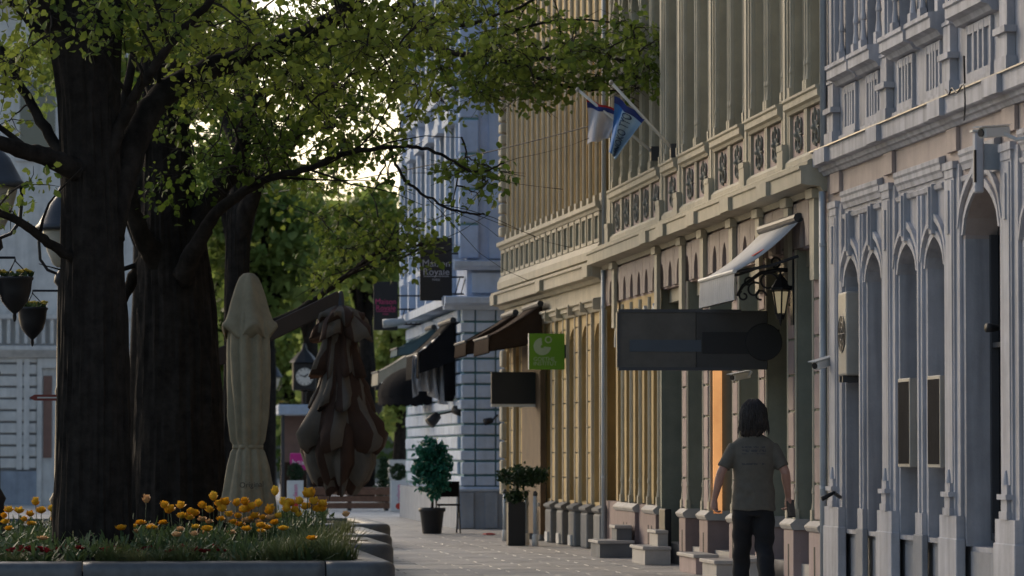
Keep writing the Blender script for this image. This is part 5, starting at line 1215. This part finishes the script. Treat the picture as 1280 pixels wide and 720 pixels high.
# black wall spotlights and a wall lamp on the blue corner
def spot(lab, p, d, r=.09, ln=.22, wall=None, mat=None):
    t = thing('wall_spotlight', lab, 'lamp', p); p = Vector(p); d = Vector(d).normalized()
    MB().tube([p, p + d * .02, p + d * ln * .6, p + d * ln], [r * .5, r * .8, r, r * 1.05], 12).build('housing', mat or black_board, t, smooth=True)
    if wall is not None: MB().tube([p, wall], .018, 6).build('bracket', mat or iron, t)
spot('black spotlight cluster under the weather sheet', PY(548, 518, 71), (-.5, -.2, -.5), .10, .24, Vector((BX + .1, 71, 2.1)))
spot('black spotlight tilted beside the blue quoins', PY(566, 512, 70.8), (.5, -.4, -.1), .09, .2, Vector((BX + .1, 70.9, 2.05)))
spot('pale blue tube lamp beside the pink lettered sign', PY(506, 402, 76), (-1, 0, -.1), .08, .42, Vector((BX + .1, 76, 3.85)), pipe_metal)
spot('dark wall lamp on the pale blue stones by the ochre corner', PY(616, 525, 69.7), (-1, -.3, -.25), .06, .16, Vector((PY(622, 525, 70).x, 70.02, 2.0)))

# ================================================================ ornate wall lanterns
lant_glass = M('cream lantern glass', (.62, .50, .30), rough=.4, var=.12, bump=.05, emit=.14)
def wall_lantern(lab, Y, xl, zt, arm=True, s=1.0, gm=None):
    t = thing('wall_lantern', lab, 'lantern', (xl, Y, zt - .5)); 
    def hexa(r, z): return [(xl + r * math.cos(a), Y + r * math.sin(a), z) for a in [math.pi / 6 + k * math.pi / 3 for k in range(6)]]
    g0, g1 = hexa(.055 * s, zt - .40 * s), hexa(.105 * s, zt - .12 * s)
    body = MB(); body.prism(hexa(.04 * s, zt - .46 * s), hexa(.06 * s, zt - .40 * s)); body.tube([(xl, Y, zt - .46 * s), (xl, Y, zt - .53 * s)], [.02 * s, .006], 6)
    for k in range(6): body.tube([g0[k], g1[k]], .009, 5)
    body.prism(hexa(.135 * s, zt - .12 * s), hexa(.13 * s, zt - .09 * s)); body.prism(hexa(.12 * s, zt - .088 * s), hexa(.04 * s, zt + .02)); body.tube([(xl, Y, zt), (xl, Y, zt + .08)], [.03, .008], 8)
    body.build('frame', iron, t)
    for k in range(6):
        k2 = (k + 1) % 6; q = [Vector(g0[k]), Vector(g0[k2]), Vector(g1[k2]), Vector(g1[k])]; c_ = sum(q, Vector()) / 4; q = [c_ + (p_ - c_) * .88 for p_ in q]; inn = Vector((xl, Y, c_.z)) - c_
        MB().prism(q, [p_ + inn * .06 for p_ in q]).build('pane', gm or lant_glass, t)
    if not arm: MB().tube([(xl, Y, zt + .06), (xl, Y, zt + .12), (6.9, Y, zt + .16)], .014, 6).build('arm', iron, t)
    if arm:
        za = zt + .10
        MB().tube([(6.90, Y, za), (xl - .02, Y, za), (xl - .20, Y, za - .03), (xl - .38, Y, za - .16), (xl - .44, Y, za - .26)], [.022, .022, .02, .018, .012], 7).build('arm', iron, t, smooth=True)
        for (cx_, cz_, r_, a0, a1) in ((-.12, -.12, .10, 0, 5.2), (-.26, -.2, .085, 1, 6.4), (-.37, -.26, .06, 2, 8), (-.2, -.26, .06, 0, 5), (-.05, .08, .05, -2, 4), (-.32, -.12, .05, 0, 5)):
            pts = [(xl + cx_ + r_ * (1 - .08 * q) * math.cos(q), Y, za + cz_ + r_ * (1 - .08 * q) * math.sin(q)) for q in np.linspace(a0, a1, 16)]; MB().tube(pts, .011, 5).build('scroll', iron, t)
        MB().tube([(6.9, Y, za - .45), (6.88, Y, za - .2), (xl, Y, za - .05)], .014, 6).build('brace', iron, t); MB().box(6.86, 6.905, Y - .06, Y + .06, za - .55, za + .12).build('wall_plate', iron, t)
    return t
q = PY(975.5, 350, 39.4); wall_lantern('cream glazed iron lantern hanging from a scrolled bracket', 39.4, q.x, q.z, True, .86)
q = PY(989, 305, 39.9); wall_lantern('second cream glazed lantern tucked under the awning', 39.9, q.x, q.z + .02, False, .75)
# round mirror-like floodlight at the facade end
spot('round pale floodlight beside the grey downpipe', PY(1027, 288, 38.2), (-.3, -1, 0), .075, .1, Vector((6.9, 38.2, 3.47)), pipe_metal)

# ================================================================ small wall devices
def cctv(lab, p, wall, d=(-.6, -.75, -.25), s=1.0, name='security_camera'):
    t = thing(name, lab, 'camera', p); p = Vector(p); d = Vector(d).normalized(); sd_ = d.cross(Vector((0, 0, 1))).normalized(); u_ = sd_.cross(d)
    MB().obox(p, d * .13 * s, sd_ * .042 * s, u_ * .04 * s).build('housing', off_white, t, bevel=.01); MB().obox(p + u_ * .046 * s + d * .02, d * .15 * s, sd_ * .05 * s, u_ * .004).build('sun_shield', off_white, t)
    f_ = p + d * .131 * s; MB().tube([f_, f_ + d * .012], .03 * s, 10).build('lens', black_board, t); MB().tube([p - d * .05, (p - d * .05).lerp(Vector(wall), .5) + Vector((0, 0, -.04)), wall], .016 * s, 7).build('bracket', off_white, t)
q = PX(1243, 165, 6.62); cctv('white security camera on a bracket above the arched door', q, (6.9, q.y - .1, q.z - .04), (-.85, -.5, -.1))
q = PX(1030, 454, 6.80); cctv('white bullet camera on the wall beside the downpipe', q, (6.9, q.y, q.z + .05), (-.75, -.6, -.2))
q = PX(926, 470, 6.78); cctv('small white bullet camera below the long dark sign', q, (6.9, q.y, q.z + .05), (-.8, -.5, -.15), .9)
q = PX(1166, 346, 7.0); t = thing('dome_camera', 'white ball camera inside a pointed arch', 'camera', q); MB().lathe([(.02, -.05), (.045, -.03), (.055, 0), (.045, .03), (.03, .05)], q, 14).build('ball', off_white, t, smooth=True); MB().tube([q, (7.1, q.y, q.z + .05)], .015, 6).build('stem', off_white, t)
MB().tube([q + Vector((-.05, -.02, -.01)), q + Vector((-.06, -.024, -.012))], .02, 8).build('lens', black_board, t)
# vertical slim sign case over the door
q = PX(1222, 196, 6.72); t = thing('slim_wall_case', 'slim vertical pale case mounted above the arched door', 'light box', (6.72, q.y, q.z - .2)); MB().box(6.69, 6.76, q.y - .05, q.y + .05, q.z - .28, q.z + .19).build('case', grey_trim, t, bevel=.01); MB().box(6.682, 6.70, q.y - .052, q.y - .03, q.z - .2, q.z + .05).build('dark_slit', black_board, t); MB().box(6.76, 6.95, q.y - .02, q.y + .02, q.z - .1, q.z + .1).build('wall_arm', pipe_metal, t); MB().box(6.67, 6.77, q.y - .056, q.y + .056, q.z + .191, q.z + .205).build('cap', off_white, t)
def ac_unit(lab, y0, y1, w0, w1, z0, z1):
    t = thing('air_conditioner', lab, 'air conditioner', (6.9 - (w0 + w1) / 2, (y0 + y1) / 2, z0)); MB().fbox(y0, y1, z0, z1, w0, w1).build('casing', ac_metal, t, bevel=.02, seg=2)
    yc, zc_ = (y0 + y1) / 2, (z0 + z1) / 2; r_ = min(y1 - y0, z1 - z0) * .42
    ring = [(6.9 - w1 - .006, yc + r_ * math.cos(a), zc_ + r_ * math.sin(a)) for a in np.linspace(0, 6.2832, 29)[:-1]]; g = MB().prism(ring, [(6.9 - w1 - .001, b_, c_) for a_, b_, c_ in ring]).build('fan_opening', black_board, t)
    for rr in (.35, .65, 1.0): MB().tube([(6.9 - w1 - .012, yc + r_ * rr * math.cos(a), zc_ + r_ * rr * math.sin(a)) for a in np.linspace(0, 6.2832, 25)], .005, 4).build('grille_ring', dark_metal, g)
    for k in range(8): a = k * math.pi / 4; MB().tube([(6.9 - w1 - .012, yc, zc_), (6.9 - w1 - .012, yc + r_ * math.cos(a), zc_ + r_ * math.sin(a))], .004, 4).build('grille_spoke', dark_metal, g)
    for y_ in (y0 + .12, y1 - .12): MB().fbox(y_ - .02, y_ + .02, z0 - .06, z0 - .001, -.2, w1 + .02).build('bracket', dark_metal, t)
MB.DT = true_place
ac_unit('weathered air conditioner with round fan inside a pointed arch', 36.55, 36.95, -.14, .13, 2.05, 2.82)
ac_unit('weathered air conditioner mounted between grey pilasters', 28.1, 28.98, .05, .33, 2.34, 2.97)
for k, (px, lab) in enumerate(((1142, 'flat grey display case in the arch beside the pilaster'), (1178, 'flat grey display case in the arch by the door pilaster'))):
    y0 = [33.95, 32.72][k]; t = thing('display_case', lab, 'display case', (6.9, y0, 1.2)); z0, z1 = 1.22, 1.98
    MB().fbox(y0, y0 + .5, z0, z1, -.10, .045).build('case', ac_metal, t, bevel=.006); MB().fbox(y0 + .03, y0 + .47, z0 + .03, z1 - .03, .046, .052).build('door_front', black_cloth, t); MB().fbox(y0 + .2, y0 + .3, z0 + .2, z1 - .2, -.24, -.10).build('mount', dark_metal, t)
MB.DT = None
# black floodlight arm at the grey corner, small dark door lamp
spot('dark slanted wall lamp at the grey pilaster foot', PX(1042, 616, 6.76), (-1, -.2, -.5), .022, .13, Vector((6.86, PX(1042, 616, 6.8).y, .93)))
spot('small dark lamp on the jamb of the arched door', PX(1249, 410, 7.08), (-1, -.4, 0), .035, .12, Vector((7.15, PX(1249, 410, 7.08).y, PX(1249, 410, 7.08).z)))
# cable loop on the grey cornice
pts = [PX(1182, 112, 6.5), PX(1186, 118, 6.44), PX(1190, 110, 6.45), PX(1196, 116, 6.44), PX(1204, 106, 6.44), PX(1206, 120, 6.43), PX(1206, 141, 6.43), PX(1205, 150, 6.5)]
o = MB().tube([p_ for p_, r_ in limb_path([(p_, .012) for p_ in pts], 5)], .007, 6).build('cable', black_board, None, smooth=True); tag(o, 'loose black cable looping over the grey cornice', 'cable')
o = MB().tube([PX(1205, 70, 6.75), PX(1206, 104, 6.78)], .008, 6).build('cable', black_board); tag(o, 'short dark cable hanging beside the grey window panel', 'cable')
# overhead wire across the street to the ochre house
w0 = PY(300, 246, 60); w1 = PX(757, 152, 6.85); pts = [w0.lerp(w1, k / 20) - Vector((0, 0, .35 * 4 * (k / 20) * (1 - k / 20) * .3)) for k in range(21)]
o = MB().tube(pts, .008, 5).build('overhead_wire', black_board); tag(o, 'thin overhead wire stretched from the trees to the ochre house', 'wire')

# ================================================================ flags on the olive facade
def flag(lab, foot, tip, corners, cols, txt=None, group=None):
    """corners: top-left, top-right, bottom-right, bottom-left points in the hanging cloth"""
    t = thing('flag', lab, 'flag', foot); foot, tip = Vector(foot), Vector(tip)
    MB().tube([foot, foot.lerp(tip, .5), tip], .018, 8).build('pole', off_white, t, smooth=True); MB().lathe([(.02, -.03), (.03, 0), (.01, .03)], tip, 8).build('finial', ac_metal, t); MB().obox(foot, (.05, 0, 0), (0, .05, 0), (0, 0, .09)).build('socket', dark_metal, t)
    tl_, tr_, br_, bl_ = [Vector(c_) for c_ in corners]; n = 16; me_v = []; fcs = []; mi = []
    def P_(u_, v_):
        q_ = tl_.lerp(tr_, u_).lerp(bl_.lerp(br_, u_), v_); return q_ + Vector((.02 * math.sin(u_ * 9 + v_ * 3), .09 * math.sin(u_ * 10 + v_ * 2) * (.3 + v_), .01 * math.sin(u_ * 12)))
    for i in range(n + 1):
        for k in range(n + 1): me_v.append(P_(i / n, k / n))
    m = MB(); m.add(me_v, [(i * (n + 1) + k, (i + 1) * (n + 1) + k, (i + 1) * (n + 1) + k + 1, i * (n + 1) + k + 1) for i in range(n) for k in range(n)])
    o = m.build('cloth', cols[0][0], t, smooth=True)
    for mt, fn in cols[1:]: o.data.materials.append(mt)
    for j, pl in enumerate(o.data.polygons):
        u_, v_ = (j // n + .5) / n, (j % n + .5) / n
        for idx, (mt, fn) in enumerate(cols):
            if idx and fn(u_, v_): pl.material_index = idx
    if txt:
        me = text_mesh(txt, 1.0, 0, 'CENTER'); xs = [v_.co.x for v_ in me.vertices]; ys = [v_.co.y for v_ in me.vertices]; a_, b_, c_, d_ = min(xs), max(xs), min(ys), max(ys)
        for v_ in me.vertices:
            s_ = (v_.co.x - a_) / (b_ - a_); h_ = (v_.co.y - c_) / (d_ - c_); v_.co = P_(.52 + (.5 - h_) * .34 , .92 - .78 * s_) + Vector((0, -.02, 0))
        me.materials.clear(); me.materials.append(navy); link_mesh('lettering', me, t)
    return t
navy = M('navy cloth print', (.015, .035, .11), bump=0); royal = M('royal blue cloth', (.06, .19, .46), rough=.8); skyc = M('pale blue cloth', (.34, .48, .62), rough=.8); whitec = M('white flag cloth', (.60, .57, .58), rough=.85); redc = M('red flag cloth', (.42, .03, .03), rough=.85); navyc = M('dark blue flag cloth', (.03, .05, .2), rough=.85)
Yf = 47.9; ft = PX(843, 189, 6.86); Yf = ft.y
G = lambda px, py, dy=0: PY(px, py, Yf + dy)
flag('blue and pale blue flag with dark lettering on slanted pole', ft, G(764, 103), [G(768, 120), G(806, 147), G(770, 200), G(762, 190)], [(royal, None), (skyc, lambda u_, v_: u_ > .34), (navyc, lambda u_, v_: v_ < .10)], 'INOKO TYO')
ft2 = PX(841, 180, 6.86); Yf = ft2.y + 1.6; ft2 = Vector((6.86, Yf, ft2.z)); G = lambda px, py, dy=0: PY(px, py, Yf + dy)
flag('mostly white flag with a thin dark blue and red upper edge', ft2, G(722, 112), [G(733, 124), G(775, 138), G(763, 172), G(735, 180)], [(whitec, None), (navyc, lambda u_, v_: v_ < .2), (redc, lambda u_, v_: v_ < .07)])
# ================================================================ the walking man
skin = M('skin', (.36, .205, .16), rough=.6, var=.12, scale=12, bump=.1, bscale=90)
hairm = M('dark hair', (.02, .015, .013), rough=.38, var=.4, scale=40, bump=.5, bscale=60)
trous = M('black trousers', (.013, .013, .015), rough=.9, var=.25, scale=10, bump=.4, bscale=60)
def remeshed(name, mb, mat, parent, voxel, smooth_it=3, wr=None):
    me = mb.mesh(name, mat); o = bpy.data.objects.new(name, me); COL.objects.link(o)
    r = o.modifiers.new('r', 'REMESH'); r.mode = 'VOXEL'; r.voxel_size = voxel
    s = o.modifiers.new('s', 'SMOOTH'); s.iterations = smooth_it; s.factor = .5
    dg = bpy.context.evaluated_depsgraph_get(); me2 = bpy.data.meshes.new_from_object(o.evaluated_get(dg)); bpy.data.objects.remove(o); me2.name = name
    if wr:
        me2.update(); ns = [v.normal.copy() for v in me2.vertices]
        for v, n_ in zip(me2.vertices, ns): v.co += n_ * wr(v.co)
    me2.polygons.foreach_set('use_smooth', [True] * len(me2.polygons)); me2.materials.clear(); me2.materials.append(mat)
    return link_mesh(name, me2, parent)
def ell(m, rings, n=28):
    """rings: (cx, cy, cz, rx, ry)"""
    b = len(m.v)
    for (cx_, cy_, cz_, rx, ry) in rings:
        for k in range(n): a = 2 * math.pi * k / n; m.v.append((cx_ + rx * math.cos(a), cy_ + ry * math.sin(a), cz_))
    for i in range(len(rings) - 1):
        for k in range(n): q = b + i * n; k2 = (k + 1) % n; m.f.append((q + k, q + k2, q + n + k2, q + n + k))
    m.f.append(tuple(b + k for k in range(n - 1, -1, -1))); q = b + (len(rings) - 1) * n; m.f.append(tuple(q + k for k in range(n)))
foot_p = PY(942, 700, 35.3); man = thing('person', 'person in grey olive t-shirt and black trousers walking away holding a phone', 'person', (0, 0, 0))
LH = Vector((-.345, .02, .84)); RH = Vector((.325, .13, .86))
body = MB()
# trunk, neck, head
ell(body, [(0, 0, .86, .13, .09), (0, 0, .95, .155, .10), (0, -.005, 1.1, .145, .095), (0, 0, 1.3, .165, .105), (0, -.005, 1.42, .16, .085), (0, -.01, 1.48, .075, .06), (0, 0, 1.53, .058, .058), (0, .012, 1.575, .056, .062)])
ell(body, [(0, .03, 1.565, .03, .045), (0, .03, 1.585, .052, .075), (0, .022, 1.63, .068, .09), (0, .015, 1.68, .074, .097), (0, .01, 1.73, .072, .094), (0, .005, 1.775, .055, .07), (0, .0, 1.797, .02, .03)])
body.tube([(0, .10, 1.70), (0, .118, 1.675), (0, .128, 1.655), (0, .112, 1.648)], [.009, .012, .015, .01], 8)          # nose
for s in (-1, 1):
    body.lathe([(.006, -.03), (.016, -.02), (.02, .0), (.017, .02), (.006, .032)], (.078 * s, .005, 1.675), 8)           # ears
    body.lathe([(.004, -.012), (.012, 0), (.004, .012)], (.03 * s, .092, 1.688), 8)                                        # eyelids
body.tube([(-.024, .106, 1.622), (0, .114, 1.62), (.024, .106, 1.622)], [.006, .009, .006], 7)                              # mouth
# arms with palm and five fingers each
def arm(sh, el, wr_, hand_dir, thumb_dir, curl):
    sh, el, wr_ = Vector(sh), Vector(el), Vector(wr_)
    body.tube([sh, sh.lerp(el, .35), sh.lerp(el, .8), el, el.lerp(wr_, .28), el.lerp(wr_, .7), wr_], [.044, .045, .042, .040, .042, .032, .026], 14)
    d = Vector(hand_dir).normalized(); th = Vector(thumb_dir).normalized(); nrm = d.cross(th).normalized()
    body.tube([wr_, wr_ + d * .03, wr_ + d * .075, wr_ + d * .092], [.025, .031, .035, .028], 10)
    for k, ln in enumerate((.068, .078, .072, .058)):
        b0 = wr_ + d * .085 + th * (.030 - .020 * k); p = [b0]; ang_ = 0
        for j in range(3):
            ang_ += curl * (.9, 1.1, .8)[j]; dd = d * math.cos(ang_) + nrm * math.sin(ang_); p.append(p[-1] + dd * ln * (.45, .32, .23)[j])
        body.tube(p, [.0105, .010, .009, .0075], 7)
    b0 = wr_ + d * .03 + th * .024; body.tube([b0, b0 + (th * .8 + d * .7) * .03, b0 + (th * .75 + d * .9) * .05 + nrm * .012, b0 + (th * .35 + d * 1.0) * .07 + nrm * .026], [.014, .013, .011, .009], 7)
arm((-.175, 0, 1.405), (-.295, -.05, 1.165), LH + Vector((.0, .02, .09)), (-.02, .12, -1), (.25, 1, .05), .75)
arm((.175, 0, 1.405), (.28, -.055, 1.17), RH + Vector((0, -.02, .09)), (.03, .2, -1), (-.25, 1, .1), -.75)
# legs under the trousers, so the figure is one body
for s, yk, yf_, zf in ((-1, .10, .24, .0), (1, -.01, -.26, .05)):
    body.tube([(s * .09, 0, .88), (s * .092, yk * .6, .68), (s * .09, yk, .50), (s * .09, yf_ * .75, .3), (s * .09, yf_, .1 + zf)], [.08, .07, .052, .05, .035], 12)
b = remeshed('body', body, skin, man, .0062, 2)
# t-shirt
shirt = MB()
ell(shirt, [(0, 0, .83, .196, .134), (0, 0, .85, .198, .137), (0, 0, .95, .192, .13), (0, -.005, 1.08, .176, .117), (0, -.005, 1.2, .186, .122), (0, -.005, 1.31, .198, .127), (0, -.006, 1.39, .203, .115), (0, -.008, 1.435, .188, .098), (0, -.01, 1.472, .14, .082), (0, -.01, 1.49, .105, .075), (0, -.005, 1.505, .082, .07), (0, -.003, 1.515, .07, .066)], 36)
for s, el_ in ((-1, (-.295, -.05, 1.165)), (1, (.28, -.055, 1.17))):
    a_ = Vector((s * .160, -.002, 1.402)); e_ = Vector(el_); shirt.tube([a_, a_.lerp(e_, .3), a_.lerp(e_, .62), a_.lerp(e_, .82)], [.064, .064, .061, .062], 18)
def wrinkle(p):
    v = .007 * mnoise.noise((p.x * 9, p.y * 9, p.z * 5)) + .004 * math.sin(p.z * 34 + p.x * 26 + 4 * mnoise.noise((p.x * 5, p.y * 5, p.z * 5))) * max(0, min(1, (1.32 - p.z) * 3))
    v += .0035 * math.sin((p.z + abs(p.x) * 1.2) * 42) * max(0, 1 - abs(p.z - .97) * 8)
    return v
sm = M('grey olive jersey', (.105, .096, .08), rough=.95, var=.12, scale=18, bump=.3, bscale=220)
# faded dark print across the back (flat print in the cloth)
t_ = sm.node_tree; N, Lk = t_.nodes, t_.links; tc = N.new('ShaderNodeTexCoord'); sx = N.new('ShaderNodeSeparateXYZ'); Lk.new(tc.outputs['Object'], sx.inputs[0])
def rng(sock, a0, a1):
    x1 = N.new('ShaderNodeMath'); x1.operation = 'GREATER_THAN'; Lk.new(sock, x1.inputs[0]); x1.inputs[1].default_value = a0
    x2 = N.new('ShaderNodeMath'); x2.operation = 'LESS_THAN'; Lk.new(sock, x2.inputs[0]); x2.inputs[1].default_value = a1
    x3 = N.new('ShaderNodeMath'); x3.operation = 'MULTIPLY'; Lk.new(x1.outputs[0], x3.inputs[0]); Lk.new(x2.outputs[0], x3.inputs[1]); return x3.outputs[0]
def op(o_, a_, b_):
    q_ = N.new('ShaderNodeMath'); q_.operation = o_
    for i_, s_ in enumerate((a_, b_)):
        if isinstance(s_, (int, float)): q_.inputs[i_].default_value = s_
        else: Lk.new(s_, q_.inputs[i_])
    return q_.outputs[0]
rows = op('ADD', op('ADD', rng(sx.outputs[2], 1.385, 1.402), rng(sx.outputs[2], 1.350, 1.372)), op('ADD', rng(sx.outputs[2], 1.330, 1.338), rng(sx.outputs[2], 1.235, 1.252)))
mask = op('MULTIPLY', op('MULTIPLY', rows, rng(sx.outputs[0], -.115, .10)), op('LESS_THAN', sx.outputs[1], -.02))
nz = N.new('ShaderNodeTexNoise'); nz.inputs['Scale'].default_value = 70; mp_ = N.new('ShaderNodeMapping'); mp_.inputs['Scale'].default_value = (1, .1, .5); Lk.new(tc.outputs['Object'], mp_.inputs[0]); Lk.new(mp_.outputs[0], nz.inputs['Vector'])
mask = op('MULTIPLY', op('MULTIPLY', mask, op('GREATER_THAN', nz.outputs['Fac'], .46)), .6)
mx = N.new('ShaderNodeMix'); mx.data_type = 'RGBA'; pbs = N['Principled BSDF']; src = pbs.inputs['Base Color'].links[0].from_socket
Lk.new(mask, mx.inputs[0]); Lk.new(src, mx.inputs[6]); mx.inputs[7].default_value = (.03, .03, .05, 1); Lk.new(mx.outputs[2], pbs.inputs['Base Color'])
remeshed('t_shirt', shirt, sm, man, .010, 3, wrinkle)
# trousers
tr = MB()
ell(tr, [(0, 0, .78, .165, .112), (0, 0, .86, .172, .114), (0, 0, .93, .16, .10)], 30)
for s, yk, yf_, zf in ((-1, .10, .24, .0), (1, -.01, -.26, .05)):
    tr.tube([(s * .088, 0, .86), (s * .092, .005, .78), (s * .094, yk * .6, .65), (s * .092, yk, .50), (s * .092, (yk + yf_) * .52, .38), (s * .09, yf_ * .8, .24), (s * .09, yf_ * .98, .09 + zf)], [.098, .100, .094, .082, .079, .074, .072], 18)
remeshed('trousers', tr, trous, man, .011, 3, lambda p: .006 * mnoise.noise((p.x * 8, p.y * 8, p.z * 7)) + .004 * math.sin(p.z * 40 + p.x * 20))
for s, yf_, zf in ((-1, .24, 0), (1, -.26, .05)):
    sh = MB(); ell(sh, [(s * .09, yf_ + .04, .003 + zf, .045, .13), (s * .09, yf_ + .04, .03 + zf, .05, .14), (s * .09, yf_ + .02, .07 + zf, .046, .11), (s * .09, yf_ - .01, .11 + zf, .042, .06)], 20); sh.build('shoe', black_cloth, man, smooth=True)
# hair: shoulder length, parted strands
hr = MB()
ell(hr, [(-.035, -.05, 1.475, .05, .025), (-.026, -.046, 1.505, .095, .045), (-.016, -.038, 1.55, .122, .072), (-.004, -.026, 1.62, .122, .094), (.004, -.016, 1.68, .104, .102), (.006, -.006, 1.74, .09, .096), (.002, .0, 1.785, .068, .074), (0, .0, 1.815, .035, .035)], 40)
remeshed('hair', hr, hairm, man, .006, 2, lambda p: .004 * math.sin(math.atan2(p.y, p.x) * 23 + 3 * mnoise.noise((p.x * 12, p.y * 12, p.z * 6))) + .022 * mnoise.noise((p.x * 15, p.y * 15, p.z * 12)) + .008 * mnoise.noise((p.x * 50, p.y * 50, p.z * 22)))
st = MB(); rs = random.Random(8)
for k in range(260):
    a_ = rs.uniform(math.pi * .98, math.pi * 2.02) if rs.random() < .8 else rs.uniform(0, 6.28); top_ = Vector((rs.uniform(-.03, .03), rs.uniform(-.02, .02), 1.826 - rs.uniform(0, .02))); pts_ = [top_]
    ln_ = rs.uniform(.55, 1.04); wob = rs.uniform(-.35, .35)
    for i_ in range(1, 8):
        q_ = i_ / 7 * ln_; rr_ = (.092 + .042 * q_) * math.sin(min(1, q_ * 2.6) * math.pi / 2) + rs.uniform(-.002, .012); an_ = a_ + wob * q_
        pts_.append(Vector((rr_ * math.cos(an_), -.018 + rr_ * .86 * math.sin(an_), 1.826 - .335 * max(0, q_ - .06) ** 1.05)))
    st.tube(pts_, [.002] + [.0045] * 5 + [.0035, .0012], 4, caps=False)
kind(st.build('hair_strands', hairm, man, smooth=True), 'stuff')
fx = foot_p.x; man.location = (fx, 35.3, 0); man.rotation_euler = (0, 0, R(-3))
for ch in man.children: ch.matrix_parent_inverse = Matrix.Identity(4)
# phone in the right hand
Rm = Matrix.Rotation(R(-3), 3, 'Z'); hp = Vector((fx, 35.3, 0)) + Rm @ (RH + Vector((.022, -.035, -.015)))
t = thing('phone', 'black phone held in the walking person right hand', 'phone', hp)
MB().obox(hp, (.036, .016, .0), (-.004, .007, .0), (-.004, .02, .078)).build('case', black_board, t, bevel=.005, seg=2)
MB().obox(hp + Vector((.004, -.009, .0)), (.031, .014, .0), (-.0004, .0007, .0), (-.0035, .018, .068)).build('screen', glass, t)
